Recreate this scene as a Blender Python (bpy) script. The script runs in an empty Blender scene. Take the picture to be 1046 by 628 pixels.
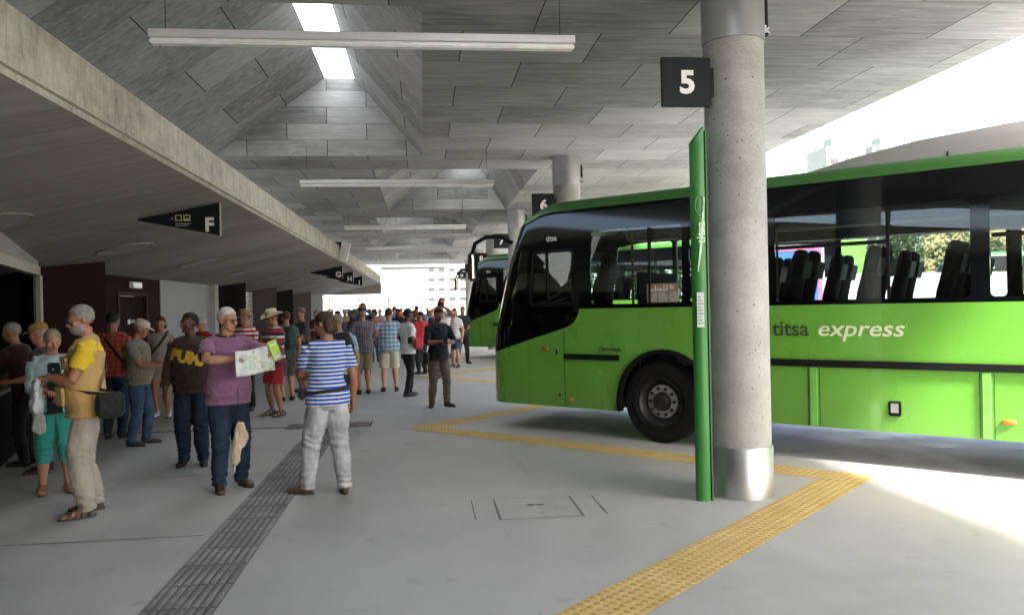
import bpy, bmesh, math, random
from mathutils import Vector, Matrix, noise, geometry
from mathutils.bvhtree import BVHTree
R = math.radians
random.seed(7)
scene = bpy.context.scene
C = scene.collection

# ------------------------------------------------------------------ helpers
def put(name, me, m=None, parent=None, smooth=False, ang=35):
    if m is not None and len(me.materials) == 0:
        me.materials.append(m)
    if smooth:
        me.polygons.foreach_set('use_smooth', [True] * len(me.polygons))
        if ang: me.set_sharp_from_angle(angle=R(ang))
    o = bpy.data.objects.new(name, me); C.objects.link(o)
    if parent is not None: o.parent = parent
    return o
def link(name, bm, m=None, parent=None, smooth=False, ang=35):
    me = bpy.data.meshes.new(name); bm.to_mesh(me); bm.free()
    return put(name, me, m, parent, smooth, ang)
def empty(name, loc=(0,0,0), rz=0):
    o = bpy.data.objects.new(name, None); C.objects.link(o)
    o.location = loc; o.rotation_euler = (0, 0, rz); o.empty_display_size = .1
    return o
def tag(o, label=None, cat=None, group=None, kind=None):
    if label: o['label'] = label
    if cat: o['category'] = cat
    if group: o['group'] = group
    if kind: o['kind'] = kind
    return o
def box(bm, x0, x1, y0, y1, z0, z1, M=None):
    vs = [bm.verts.new(Vector(p) if M is None else M @ Vector(p)) for p in
          ((x0,y0,z0),(x1,y0,z0),(x1,y1,z0),(x0,y1,z0),(x0,y0,z1),(x1,y0,z1),(x1,y1,z1),(x0,y1,z1))]
    for f in ((0,3,2,1),(4,5,6,7),(0,1,5,4),(1,2,6,5),(2,3,7,6),(3,0,4,7)):
        bm.faces.new([vs[i] for i in f])
def rbox(bm, x0, x1, y0, y1, z0, z1, r=.02, M=None, seg=2):
    b = bmesh.new(); box(b, x0, x1, y0, y1, z0, z1)
    bmesh.ops.bevel(b, geom=b.edges[:], offset=r, segments=seg, affect='EDGES')
    merge(bm, b, M)
def merge(bm, b, M=None):
    if M is not None: b.transform(M)
    me = bpy.data.meshes.new('tmp'); b.to_mesh(me); b.free(); bm.from_mesh(me); bpy.data.meshes.remove(me)
def prism(bm, pts, axis_vec):
    """extrude a planar polygon (3D points) along a vector"""
    a = [bm.verts.new(Vector(p)) for p in pts]; v = Vector(axis_vec)
    b = [bm.verts.new(Vector(p) + v) for p in pts]
    n = len(pts)
    bm.faces.new(a); bm.faces.new(b[::-1])
    for i in range(n): bm.faces.new((a[i], b[i], b[(i+1) % n], a[(i+1) % n]))
    bmesh.ops.recalc_face_normals(bm, faces=bm.faces[:])
def tube(bm, pts, rad, n=12, side=None, cap=True):
    """loft of elliptical rings; rad items are r or (a along side, b across)"""
    pts = [Vector(p) for p in pts]; rings = []
    N = len(pts)
    for i, p in enumerate(pts):
        t = (pts[min(i+1, N-1)] - pts[max(i-1, 0)]).normalized()
        s = Vector(side) if side is not None else (Vector((1,0,0)) if abs(t.x) < .9 else Vector((0,1,0)))
        s = (s - t * s.dot(t)).normalized(); w = t.cross(s)
        r = rad[i] if isinstance(rad, (list, tuple)) and not isinstance(rad[0], float) or isinstance(rad, list) else rad
        a, b = r if isinstance(r, (tuple, list)) else (r, r)
        rings.append([bm.verts.new(p + s * a * math.cos(k*2*math.pi/n) + w * b * math.sin(k*2*math.pi/n)) for k in range(n)])
    for i in range(N-1):
        for k in range(n):
            bm.faces.new((rings[i][k], rings[i][(k+1) % n], rings[i+1][(k+1) % n], rings[i+1][k]))
    if cap:
        bm.faces.new(rings[0][::-1]); bm.faces.new(rings[-1])
def ell(bm, c, r, M=None, sub=3):
    T = Matrix.Translation(Vector(c)) @ Matrix.Diagonal((r[0], r[1], r[2], 1))
    if M is not None: T = M @ T
    bmesh.ops.create_icosphere(bm, subdivisions=sub, radius=1, matrix=T)
def lathe(bm, prof, n=32, M=None, a0=0, a1=2*math.pi, caps=(1, 1)):
    """prof: (r, z)"""
    full = abs(a1 - a0 - 2*math.pi) < 1e-4; m = n if full else n+1
    rings = []
    for r, z in prof:
        ring = []
        for k in range(m):
            a = a0 + (a1-a0) * k / n
            p = Vector((r*math.cos(a), r*math.sin(a), z))
            ring.append(bm.verts.new(p if M is None else M @ p))
        rings.append(ring)
    for i in range(len(rings)-1):
        for k in range(n):
            k2 = (k+1) % m
            bm.faces.new((rings[i][k], rings[i][k2], rings[i+1][k2], rings[i+1][k]))
    for ring, f, cp in ((rings[0], 1, caps[0]), (rings[-1], 0, caps[1])):
        if full and cp: bm.faces.new(ring[::-1] if f else ring)
TS = bpy.data.scenes.new('tmp_scene')
def eval_mesh(o):
    vl = TS.view_layers[0]; vl.update(); dg = vl.depsgraph; dg.update()
    return bpy.data.meshes.new_from_object(o.evaluated_get(dg), preserve_all_data_layers=False, depsgraph=dg)
def remesh(bm, voxel, smooth=3, fac=.5):
    me = bpy.data.meshes.new('tmp'); bm.to_mesh(me); bm.free()
    o = bpy.data.objects.new('tmp', me); TS.collection.objects.link(o)
    md = o.modifiers.new('r', 'REMESH'); md.mode = 'VOXEL'; md.voxel_size = voxel; md.use_smooth_shade = True
    if smooth:
        sm = o.modifiers.new('s', 'SMOOTH'); sm.factor = fac; sm.iterations = smooth
    out = eval_mesh(o)
    bpy.data.objects.remove(o); bpy.data.meshes.remove(me)
    out.materials.clear()
    return out
def wrinkle(me, amp, fr=(14, 14, 9), seed=0.0, add=None):
    s = Vector((seed*3.1, seed*1.7, seed))
    nrm = [Vector(n_.vector) for n_ in me.vertex_normals]
    for v, vn_ in zip(me.vertices, nrm):
        c = v.co
        q = Vector((c.x*fr[0], c.y*fr[1], c.z*fr[2])) + s
        d = noise.noise(q) * amp + noise.noise(q*2.3) * amp * .45
        if add: d += add(c)
        v.co = c + vn_ * d
def text_bm(s, size, depth=.002, bold=0.0, shear=0.0, align='LEFT', sx=1.0):
    cu = bpy.data.curves.new('t', 'FONT'); cu.body = s; cu.size = size; cu.extrude = depth
    cu.offset = bold; cu.shear = shear; cu.align_x = align; cu.resolution_u = 3
    o = bpy.data.objects.new('t', cu); TS.collection.objects.link(o)
    me = eval_mesh(o)
    bpy.data.objects.remove(o); bpy.data.curves.remove(cu)
    bm = bmesh.new(); bm.from_mesh(me); bpy.data.meshes.remove(me)
    bmesh.ops.remove_doubles(bm, verts=bm.verts[:], dist=1e-5)
    bm.transform(Matrix.Diagonal((sx, 1, 1, 1)))
    return bm
# local text plane (x right, y up) -> an upright plane facing -Y
UP = Matrix.Rotation(R(90), 4, 'X')

# ------------------------------------------------------------------ materials
def S(c):   # display colour (0..255) -> linear
    return tuple(((v/255)/12.92 if v/255 <= .04045 else ((v/255+.055)/1.055)**2.4) for v in c)
class NT:
    def __init__(s, name):
        s.m = bpy.data.materials.new(name); s.m.use_nodes = True; s.t = s.m.node_tree
        s.b = s.t.nodes['Principled BSDF']; s.out = s.t.nodes['Material Output']
    def n(s, typ, **kw):
        nd = s.t.nodes.new(typ)
        for k, v in kw.items():
            if k.startswith('i_'): nd.inputs[int(k[2:])].default_value = v
            else: setattr(nd, k, v)
        return nd
    def l(s, a, b): s.t.links.new(a, b)
    def math(s, op, a, b=None, c=None):
        nd = s.n('ShaderNodeMath', operation=op)
        for i, v in enumerate((a, b, c)):
            if v is None: continue
            if isinstance(v, (int, float)): nd.inputs[i].default_value = v
            else: s.l(v, nd.inputs[i])
        return nd.outputs[0]
    def noise(s, scale, detail=4, vec=None, rough=.55, stretch=None):
        co = s.n('ShaderNodeTexCoord').outputs['Object'] if vec is None else vec
        if stretch:
            mp = s.n('ShaderNodeMapping'); mp.inputs['Scale'].default_value = stretch; s.l(co, mp.inputs[0]); co = mp.outputs[0]
        nd = s.n('ShaderNodeTexNoise'); nd.inputs['Scale'].default_value = scale
        nd.inputs['Detail'].default_value = detail; nd.inputs['Roughness'].default_value = rough
        s.l(co, nd.inputs['Vector']); return nd.outputs['Fac']
    def ramp(s, fac, stops):
        nd = s.n('ShaderNodeValToRGB'); cr = nd.color_ramp
        while len(cr.elements) < len(stops): cr.elements.new(.5)
        for e, (p, c) in zip(cr.elements, stops):
            e.position = p; e.color = (*c, 1) if len(c) == 3 else c
        s.l(fac, nd.inputs[0]); return nd.outputs[0]
    def mix(s, fac, a, b, mode='MIX'):
        nd = s.n('ShaderNodeMix', data_type='RGBA', blend_type=mode)
        for i, v in ((0, fac), (6, a), (7, b)):
            if isinstance(v, (int, float)): nd.inputs[i].default_value = v
            elif isinstance(v, tuple): nd.inputs[i].default_value = (*v[:3], 1)
            else: s.l(v, nd.inputs[i])
        return nd.outputs[2]
    def col(s, v):
        if isinstance(v, tuple): s.b.inputs['Base Color'].default_value = (*v[:3], 1)
        else: s.l(v, s.b.inputs['Base Color'])
    def bump(s, h, strength=.3, dist=.01):
        nd = s.n('ShaderNodeBump'); nd.inputs['Strength'].default_value = strength; nd.inputs['Distance'].default_value = dist
        s.l(h, nd.inputs['Height']); s.l(nd.outputs[0], s.b.inputs['Normal'])
    def set(s, rough=.6, metal=0, spec=.5, coat=0):
        s.b.inputs['Roughness'].default_value = rough; s.b.inputs['Metallic'].default_value = metal
        s.b.inputs['Specular IOR Level'].default_value = spec; s.b.inputs['Coat Weight'].default_value = coat
        s.b.inputs['Coat Roughness'].default_value = .05
def mul(c, k): return tuple(v*k for v in c)
_mc = {}
def plain(name, c, rough=.6, metal=0, var=.12, scale=8, bump=0, spec=.5, coat=0):
    if name in _mc: return _mc[name]
    t = NT(name); f = t.noise(scale, 4)
    t.col(t.ramp(f, [(.25, mul(c, 1-var)), (.75, mul(c, 1+var))])); t.set(rough, metal, spec, coat)
    if bump: t.bump(t.noise(scale*6, 3), bump, .004)
    _mc[name] = t.m; return t.m
def boards(name, vaxis, base, L=1.45, W=1.03, jw=.012, rw=.006):
    """board-marked concrete: running-bond boards along X, rows along vaxis"""
    t = NT(name); co = t.n('ShaderNodeTexCoord').outputs['Object']
    sp = t.n('ShaderNodeSeparateXYZ'); t.l(co, sp.inputs[0])
    u = t.math('ADD', sp.outputs[0], -1.9 + 29.0 + .72); v = t.math('ADD', sp.outputs[vaxis], -8.2 + 103*1.03 if vaxis == 1 else -4.55 + .305*30)
    row = t.math('FLOOR', t.math('DIVIDE', v, W)); vf = t.math('FRACT', t.math('DIVIDE', v, W))
    off = t.math('MULTIPLY', t.math('MODULO', row, 2.0), L/2)
    uu = t.math('DIVIDE', t.math('ADD', u, off), L); cl = t.math('FLOOR', uu); uf = t.math('FRACT', uu)
    cb = t.n('ShaderNodeCombineXYZ'); t.l(row, cb.inputs[0]); t.l(cl, cb.inputs[1])
    wn = t.n('ShaderNodeTexWhiteNoise', noise_dimensions='3D'); t.l(cb.outputs[0], wn.inputs['Vector'])
    jl = t.math('LESS_THAN', uf, jw/L)
    rl = t.math('LESS_THAN', vf, rw/W)
    st = (1.2, 9, 9) if vaxis == 1 else (1.2, 4, 14)
    # a different piece of grain on every board
    ad = t.n('ShaderNodeVectorMath', operation='MULTIPLY_ADD'); t.l(wn.outputs['Color'], ad.inputs[0]); ad.inputs[1].default_value = (9, 9, 9); t.l(co, ad.inputs[2])
    g1 = t.noise(1.3, 7, vec=ad.outputs[0], rough=.62, stretch=st); g2 = t.noise(.7, 5, rough=.6); g3 = t.noise(30, 3)
    k = t.math('MULTIPLY_ADD', wn.outputs['Value'], .58, t.math('MULTIPLY_ADD', g1, 1.05, t.math('MULTIPLY_ADD', g2, .9, -.79)))
    c = t.ramp(k, [(.05, mul(base, .55)), (.5, base), (.95, mul(base, 1.35))])
    # lime bloom streaks
    bl = t.noise(2.2, 8, rough=.7, stretch=(1, 3.5, 3.5)); blm = t.math('MULTIPLY', t.math('GREATER_THAN', bl, .585), .16)
    c = t.mix(blm, c, mul(base, 1.9))
    c = t.mix(t.math('MULTIPLY', rl, .75), c, (.03, .03, .028))
    c = t.mix(t.math('MULTIPLY', jl, .95), c, (.008, .008, .008))
    t.col(c); t.set(.82, 0, .25)
    h = t.math('SUBTRACT', t.math('MULTIPLY_ADD', g1, .5, t.math('MULTIPLY', g3, .15)), t.math('ADD', t.math('MULTIPLY', jl, 1.5), rl))
    t.bump(h, .6, .012)
    return t.m
def wallconc(name, base, stretch=(3, .5, 6), rough=.8, stain=.3, lines=0):
    t = NT(name); a = t.noise(1.5, 8, rough=.65, stretch=stretch); b = t.noise(.45, 4); c3 = t.noise(40, 3)
    k = t.math('MULTIPLY_ADD', a, .7, t.math('MULTIPLY_ADD', b, .5, -.12))
    c = t.ramp(k, [(.2, mul(base, 1-stain)), (.5, base), (.8, mul(base, 1+stain*.7))])
    if lines:
        co = t.n('ShaderNodeTexCoord').outputs['Object']; sp = t.n('ShaderNodeSeparateXYZ'); t.l(co, sp.inputs[0])
        fr = t.math('FRACT', t.math('DIVIDE', t.math('ADD', sp.outputs[0], 40.0), lines))
        c = t.mix(t.math('MULTIPLY', t.math('LESS_THAN', fr, .02), .25), c, mul(base, .3))
    t.col(c); t.set(rough, 0, .3); t.bump(t.math('MULTIPLY_ADD', a, .6, t.math('MULTIPLY', c3, .3)), .3, .008)
    return t.m
def glass(name, tint, rough=.0, refl=1.0):
    t = NT(name); tr = t.n('ShaderNodeBsdfTransparent'); tr.inputs[0].default_value = (*tint, 1)
    gl = t.n('ShaderNodeBsdfGlossy'); gl.inputs['Roughness'].default_value = rough
    gl.inputs[0].default_value = (refl, refl, refl, 1)
    fr = t.n('ShaderNodeFresnel'); fr.inputs[0].default_value = 1.5 if refl > .6 else 1.25; mx = t.n('ShaderNodeMixShader')
    t.l(fr.outputs[0], mx.inputs[0]); t.l(tr.outputs[0], mx.inputs[1]); t.l(gl.outputs[0], mx.inputs[2]); t.l(mx.outputs[0], t.out.inputs[0])
    return t.m
def cloth(name, c, c2=None, pattern=None, period=.05, duty=.4, rough=.85, var=.10, c3=None, phase=0.0):
    """woven cloth, optional stripes (along z) or checks"""
    if name in _mc: return _mc[name]
    t = NT(name); f = t.noise(5, 5)
    base = t.ramp(f, [(.25, mul(c, 1-var)), (.75, mul(c, 1+var))])
    if pattern:
        co = t.n('ShaderNodeTexCoord').outputs['Object']; sp = t.n('ShaderNodeSeparateXYZ'); t.l(co, sp.inputs[0])
        wob = t.math('MULTIPLY_ADD', t.noise(4, 2), .012, phase)
        def band(axis, per, du, ph=0.0):
            return t.math('LESS_THAN', t.math('FRACT', t.math('DIVIDE', t.math('ADD', t.math('ADD', sp.outputs[axis], wob), 10 + ph), per)), du)
        if pattern == 'stripes': base = t.mix(band(2, period, duty), base, c2)
        if pattern == 'stripes3':
            base = t.mix(band(2, period, duty), base, c2); base = t.mix(band(2, period, duty*.6, period*.5), base, c3)
        if pattern == 'check':
            a = t.math('MULTIPLY', band(2, period, duty), .55); b = t.math('MULTIPLY', band(0, period, duty), .55)
            base = t.mix(a, base, c2); base = t.mix(b, base, c2)
            if c3: base = t.mix(t.math('MULTIPLY', band(2, period, .12, period*.3), .7), base, c3)
    t.col(base); t.set(rough, 0, .2)
    t.b.inputs['Sheen Weight'].default_value = .15
    t.bump(t.noise(220, 2), .15, .002)
    _mc[name] = t.m; return t.m
def jeans(name, c):
    if name in _mc: return _mc[name]
    t = NT(name); a = t.noise(7, 5); b = t.noise(260, 2)
    k = t.math('MULTIPLY_ADD', a, .75, t.math('MULTIPLY', b, .25))
    t.col(t.ramp(k, [(.3, mul(c, .65)), (.52, c), (.75, mul(c, 1.7))])); t.set(.85, 0, .2); t.bump(b, .2, .002)
    _mc[name] = t.m; return t.m
def skin(name, c):
    if name in _mc: return _mc[name]
    t = NT(name); f = t.noise(9, 4)
    t.col(t.ramp(f, [(.3, mul(c, .85)), (.5, c), (.75, (c[0]*1.15, c[1]*.98, c[2]*.95))])); t.set(.5, 0, .4)
    t.b.inputs['Subsurface Weight'].default_value = .08; t.b.inputs['Subsurface Radius'].default_value = (.01, .004, .002)
    _mc[name] = t.m; return t.m
def hairm(name, c):
    if name in _mc: return _mc[name]
    t = NT(name); f = t.noise(18, 5, stretch=(1.6, 1.6, .7))
    t.col(t.ramp(f, [(.3, mul(c, .68)), (.7, mul(c, 1.25))])); t.set(.65, 0, .25); t.bump(t.noise(60, 3, stretch=(3, 3, .6)), .35, .003)
    _mc[name] = t.m; return t.m

# ------------------------------------------------------------------ camera, world, sun
F_PX = 815.0; roll = .021; yaw = math.atan(90/F_PX); pitch = math.atan(-1.9/F_PX)
cam = bpy.data.cameras.new('camera'); co = bpy.data.objects.new('camera', cam); C.objects.link(co)
fw = Vector((math.sin(yaw)*math.cos(pitch), math.cos(yaw)*math.cos(pitch), math.sin(pitch)))
rt0 = Vector((math.cos(yaw), -math.sin(yaw), 0)); up0 = rt0.cross(fw)
rt = rt0*math.cos(roll) - up0*math.sin(roll); up = rt0*math.sin(roll) + up0*math.cos(roll)
M = Matrix((rt, up, -fw)).transposed().to_4x4(); M.translation = Vector((0, 0, 1.72))
co.matrix_world = M
cam.sensor_width = 36; cam.lens = 36*F_PX/1046; cam.clip_start = .05; cam.clip_end = 3000
scene.camera = co
W = bpy.data.worlds.new('World'); scene.world = W; W.use_nodes = True
wt = W.node_tree; bg = wt.nodes['Background']; sky = wt.nodes.new('ShaderNodeTexSky')
SUN = Vector((1, -1.5, 2)).normalized()
sky.sky_type = 'NISHITA'; sky.sun_disc = False; sky.sun_elevation = math.asin(SUN.z)
sky.sun_rotation = math.atan2(SUN.x, SUN.y); sky.air_density = 1.0; sky.dust_density = 4.0; sky.ozone_density = .6
wt.links.new(sky.outputs[0], bg.inputs[0]); bg.inputs[1].default_value = .15
sl = bpy.data.lights.new('sun', 'SUN'); sl.energy = 4.3; sl.angle = R(5.5); sl.color = (1, .95, .88)
so = bpy.data.objects.new('sun', sl); C.objects.link(so); so.rotation_euler = (-SUN).to_track_quat('-Z', 'Y').to_euler()
vs = scene.view_settings; vs.view_transform = 'Standard'; vs.look = 'None'; vs.exposure = 2.82; vs.gamma = 1
cy = scene.cycles
cy.use_denoising = True; cy.max_bounces = 10; cy.diffuse_bounces = 5; cy.glossy_bounces = 4; cy.transparent_max_bounces = 16
cy.transmission_bounces = 4; cy.sample_clamp_indirect = 6; cy.caustics_reflective = False; cy.caustics_refractive = False

# ------------------------------------------------------------------ shared materials
CEIL = (.26, .26, .25)
m_ceil = boards('ceiling_boards', 1, CEIL)
m_ceilv = boards('well_end_boards', 2, CEIL, W=.305, rw=.008)
t = NT('fascia_concrete'); a = t.noise(2.2, 8, rough=.7, stretch=(1, 1, 1.6)); b = t.noise(5, 6, rough=.75, stretch=(1, 3.5, .5)); g = t.noise(35, 4)
c = t.ramp(t.math('MULTIPLY_ADD', a, .6, t.math('MULTIPLY', b, .4)), [(.34, (.16, .155, .135)), (.45, (.33, .315, .27)), (.55, (.43, .41, .35)), (.68, (.54, .52, .46))])
co_ = t.n('ShaderNodeTexCoord').outputs['Object']; sp = t.n('ShaderNodeSeparateXYZ'); t.l(co_, sp.inputs[0])
jf = t.math('LESS_THAN', t.math('FRACT', t.math('DIVIDE', t.math('ADD', sp.outputs[1], 50.0), .62)), .014)
c = t.mix(t.math('MULTIPLY', jf, .35), c, (.12, .115, .10)); t.col(c); t.set(.8, 0, .3); t.bump(t.math('MULTIPLY_ADD', b, .6, t.math('MULTIPLY', g, .4)), .5, .01); m_fascia = t.m
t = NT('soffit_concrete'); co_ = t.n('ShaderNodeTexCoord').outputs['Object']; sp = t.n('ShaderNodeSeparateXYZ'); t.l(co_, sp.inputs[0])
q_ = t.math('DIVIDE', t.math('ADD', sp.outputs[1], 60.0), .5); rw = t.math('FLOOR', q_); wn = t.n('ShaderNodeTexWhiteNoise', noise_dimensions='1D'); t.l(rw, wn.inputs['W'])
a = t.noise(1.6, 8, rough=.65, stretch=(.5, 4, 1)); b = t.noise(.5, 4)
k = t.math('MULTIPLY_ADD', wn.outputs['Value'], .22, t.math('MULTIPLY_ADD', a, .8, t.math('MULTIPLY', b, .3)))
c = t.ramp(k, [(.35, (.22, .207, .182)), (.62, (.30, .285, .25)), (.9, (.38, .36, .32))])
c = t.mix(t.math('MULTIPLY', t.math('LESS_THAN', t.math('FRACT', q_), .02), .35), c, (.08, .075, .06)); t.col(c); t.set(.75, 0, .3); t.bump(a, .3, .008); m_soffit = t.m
m_column = None
t = NT('column_concrete'); a = t.noise(3, 6); b = t.noise(60, 4); v = t.n('ShaderNodeTexVoronoi'); v.inputs['Scale'].default_value = 13
t.l(t.n('ShaderNodeTexCoord').outputs['Object'], v.inputs['Vector'])
pits = t.math('LESS_THAN', v.outputs['Distance'], .13)
rndp = t.math('GREATER_THAN', t.noise(6, 2), .51); pits = t.math('MULTIPLY', pits, rndp)
c = t.ramp(t.math('MULTIPLY_ADD', a, .6, t.math('MULTIPLY', b, .4)), [(.32, (.245, .24, .225)), (.5, (.345, .335, .315)), (.68, (.43, .42, .40))])
c = t.mix(t.math('MULTIPLY', pits, .75), c, (.10, .085, .07)); t.col(c); t.set(.75, 0, .3)
t.bump(t.math('SUBTRACT', t.math('MULTIPLY', b, .3), pits), .4, .006); m_column = t.m
t = NT('floor_concrete'); a = t.noise(.35, 6, rough=.6); b = t.noise(2.5, 7, rough=.72); g = t.noise(90, 3); sw = t.noise(1.2, 8, rough=.75, stretch=(1, .35, 1))
k = t.math('MULTIPLY_ADD', a, .5, t.math('MULTIPLY_ADD', b, .3, t.math('MULTIPLY', sw, .2)))
c = t.ramp(k, [(.32, (.27, .27, .265)), (.5, (.375, .375, .365)), (.68, (.45, .45, .435))])
def blot(scale, lo, hi, amt, colr, st=None, c=None):
    mr = t.n('ShaderNodeMapRange', interpolation_type='SMOOTHSTEP'); t.l(t.noise(scale, 5, rough=.55, stretch=st), mr.inputs[0]); mr.inputs[1].default_value = lo; mr.inputs[2].default_value = hi
    return t.mix(t.math('MULTIPLY', mr.outputs[0], amt), c, colr)
c = blot(3.1, .62, .72, .30, (.16, .155, .15), None, c); c = blot(11, .70, .74, .45, (.10, .10, .095), None, c); c = blot(.9, .60, .75, .22, (.55, .55, .53), (1, .3, 1), c)
c = blot(1.4, .64, .70, .22, (.14, .14, .14), (1.6, .12, 1), c)
t.col(c); t.l(t.ramp(b, [(.3, (.42,)*3), (.7, (.68,)*3)]), t.b.inputs['Roughness']); t.b.inputs['Specular IOR Level'].default_value = .3
t.bump(t.math('MULTIPLY_ADD', b, .5, t.math('MULTIPLY', g, .2)), .15, .006); m_floor = t.m
m_steel = plain('brushed_steel', (.56, .57, .58), .38, 1, .06, 3)
m_galv = plain('galvanised_steel', (.5, .5, .51), .4, 1, .08, 5)
m_alu = plain('painted_aluminium', (.55, .55, .54), .4, .2, .04, 3)
m_collar = plain('collar_steel', (.33, .335, .34), .4, .6, .1, 4)
m_black = plain('black_trim', (.005, .005, .006), .5, 0, .2, 6, spec=.3)
m_rubber = plain('tyre_rubber', (.009, .009, .009), .85, 0, .3, 10, .2, spec=.2)
m_navy = plain('dark_sign_plate', (.006, .009, .012), .5, 0, .08, 4, spec=.25)
m_white = plain('white_lettering', (.78, .78, .77), .6, 0, .04, 5)
m_joint = plain('dark_joint', (.05, .05, .05), .9)
m_maroon = plain('maroon_panel', (.020, .0075, .0095), .8, 0, .15, 2, spec=.08)
m_darkpanel = plain('dark_brown_panel', (.010, .008, .0085), .8, 0, .2, 2, spec=.08)
m_lightpanel = plain('pale_grey_panel', (.23, .23, .25), .6, 0, .08, 1.5)
m_greypanel = plain('brown_grey_panel', (.07, .06, .056), .8, 0, .12, 2, spec=.1)
m_beige = plain('beige_metal', (.36, .33, .27), .45, .1, .1, 3)

# ------------------------------------------------------------------ ground
bm = bmesh.new(); box(bm, -900, 900, -300, 1500, -.6, -.02)
tag(link('ground', bm, plain('outer_ground', (.22, .215, .2), .9, 0, .2, .4)), kind='structure')
bm = bmesh.new(); box(bm, -60, 60, -40, 110, -.018, 0)
tag(link('concourse_floor', bm, m_floor), kind='structure')
# expansion joints and saw cuts in the floor
bm = bmesh.new()
def strip(bm, x0, y0, x1, y1, w, z=.004):
    d = Vector((x1-x0, y1-y0, 0)); n = Vector((-d.y, d.x, 0)).normalized()*w/2
    a = Vector((x0, y0, z)); b = Vector((x1, y1, z))
    bm.faces.new([bm.verts.new(p) for p in (a-n, b-n, b+n, a+n)])
for y in (-2.2, 2.0, 6.35, 17.6, 23.4, 29): strip(bm, -6.1, y, -1.72, y+.02, .012)
for y in (8.7,): strip(bm, -6.1, y, -1.72, y, .008)
tag(link('floor_joints', bm, m_joint), kind='structure')
bm = bmesh.new(); strip(bm, 35, -40, 35, 110, 47, .004)
tag(link('bus_lane', bm, plain('lane_asphalt', (.065, .064, .062), .85, 0, .2, .6)), kind='structure')
# grey ribbed guide paving
bm = bmesh.new(); bm2 = bmesh.new(); rnd = random.Random(3)
X0, X1 = -1.66, -1.23
strip(bm2, (X0+X1)/2, -4, (X0+X1)/2, 11.75, X1-X0, .003)
y = -4.0
while y < 11.6:
    for i in range(8):
        w = (X1-X0)/8; x = X0 + i*w
        rbox(bm, x+.012, x+w-.012, y+.012, y+.385, .003, .009, .0025, seg=1)
    y += .4
t = NT('guide_paving_base'); a = t.noise(6, 5); t.col(t.ramp(a, [(.3, (.09, .09, .092)), (.7, (.15, .15, .15))])); t.set(.8)
tp = tag(link('guide_paving', bm2, t.m), kind='structure')
t = NT('guide_paving_rib'); a = t.noise(3, 6); t.col(t.ramp(a, [(.35, (.13, .13, .13)), (.55, (.21, .21, .21)), (.75, (.29, .29, .285))])); t.set(.6)
tag(link('guide_ribs', bm, t.m), kind='structure')
# yellow studded warning paving: zigzag of 45 degree legs along the bays
t = NT('yellow_tactile'); co_ = t.n('ShaderNodeTexCoord').outputs['Object']; sp = t.n('ShaderNodeSeparateXYZ'); t.l(co_, sp.inputs[0])
fx = t.math('SUBTRACT', t.math('FRACT', t.math('MULTIPLY', sp.outputs[0], 15.0)), .5); fy = t.math('SUBTRACT', t.math('FRACT', t.math('MULTIPLY', sp.outputs[1], 15.0)), .5)
d = t.math('SQRT', t.math('ADD', t.math('MULTIPLY', fx, fx), t.math('MULTIPLY', fy, fy)))
stud = t.math('LESS_THAN', d, .30); ringd = t.math('MULTIPLY', t.math('LESS_THAN', d, .38), t.math('GREATER_THAN', t.math('ADD', d, t.math('MULTIPLY', fy, .35)), .28))
seam = t.math('MAXIMUM', t.math('LESS_THAN', t.math('FRACT', t.math('MULTIPLY', sp.outputs[0], 2.5)), .012), t.math('LESS_THAN', t.math('FRACT', t.math('MULTIPLY', sp.outputs[1], 2.5)), .012))
wear = t.noise(2.5, 6, rough=.7)
c = t.ramp(wear, [(.3, (.46, .32, .11)), (.55, (.58, .42, .17)), (.75, (.62, .50, .27))])
c = t.mix(t.math('MULTIPLY', stud, .55), c, (.30, .20, .07)); c = t.mix(t.math('MULTIPLY', seam, .5), c, (.18, .13, .06))
t.col(c); t.set(.7, 0, .3); sm = t.n('ShaderNodeMapRange', interpolation_type='SMOOTHSTEP'); t.l(d, sm.inputs[0])
sm.inputs[1].default_value = .36; sm.inputs[2].default_value = .22; t.bump(sm.outputs[0], .8, .006); m_yel = t.m
WY = .40
def leg(p, q, name='warning_paving'):
    p = Vector(p); q = Vector(q); d = q - p; a = math.atan2(d.y, d.x); L = d.length
    bm = bmesh.new(); bm.faces.new([bm.verts.new(v) for v in ((0, -WY/2, 0), (L, -WY/2, 0), (L, WY/2, 0), (0, WY/2, 0))])
    o = link(name, bm, m_yel); o.location = (p.x, p.y, .004); o.rotation_euler = (0, 0, a)
    tag(o, kind='structure')
PER = 8.35
for k in range(-1, 5):
    B = Vector((4.02, 7.28 + PER*k, 0)); Cc = Vector((-.02 if k >= 0 else -.36, 11.45 + PER*k, 0)); Bn = Vector((4.02, 7.28 + PER*(k+1), 0))
    d = (Cc - B).normalized(); n = (Bn - Cc).normalized()
    leg(B + d*(-.2), Cc + d*.2); leg(Cc + n*.21, Bn - n*.21)
# access cover let into the floor
bm = bmesh.new(); cov = empty('access_cover', (.92, 6.72, 0))
tag(cov, 'square concrete filled access cover set flush in the floor left of column 5', 'access cover')
hw = .34
for a_, b_ in (((-hw, -hw), (hw, -hw)), ((-hw, -hw), (-hw, hw)), ((hw, -hw), (hw, hw))):
    strip(bm, *a_, *b_, .009, .005)
strip(bm, -hw-.20, -hw+.02, -hw-.20, hw, .008, .005); strip(bm, hw+.20, -hw+.02, hw+.20, hw, .008, .005); strip(bm, -hw, hw, hw, hw, .004, .005)
link('seam', bm, m_joint, cov)
bm = bmesh.new(); strip(bm, -.07, .09, -.01, .09, .03, .006); strip(bm, .01, .09, .07, .09, .03, .006); link('lifting_slot', bm, m_black, cov)
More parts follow.
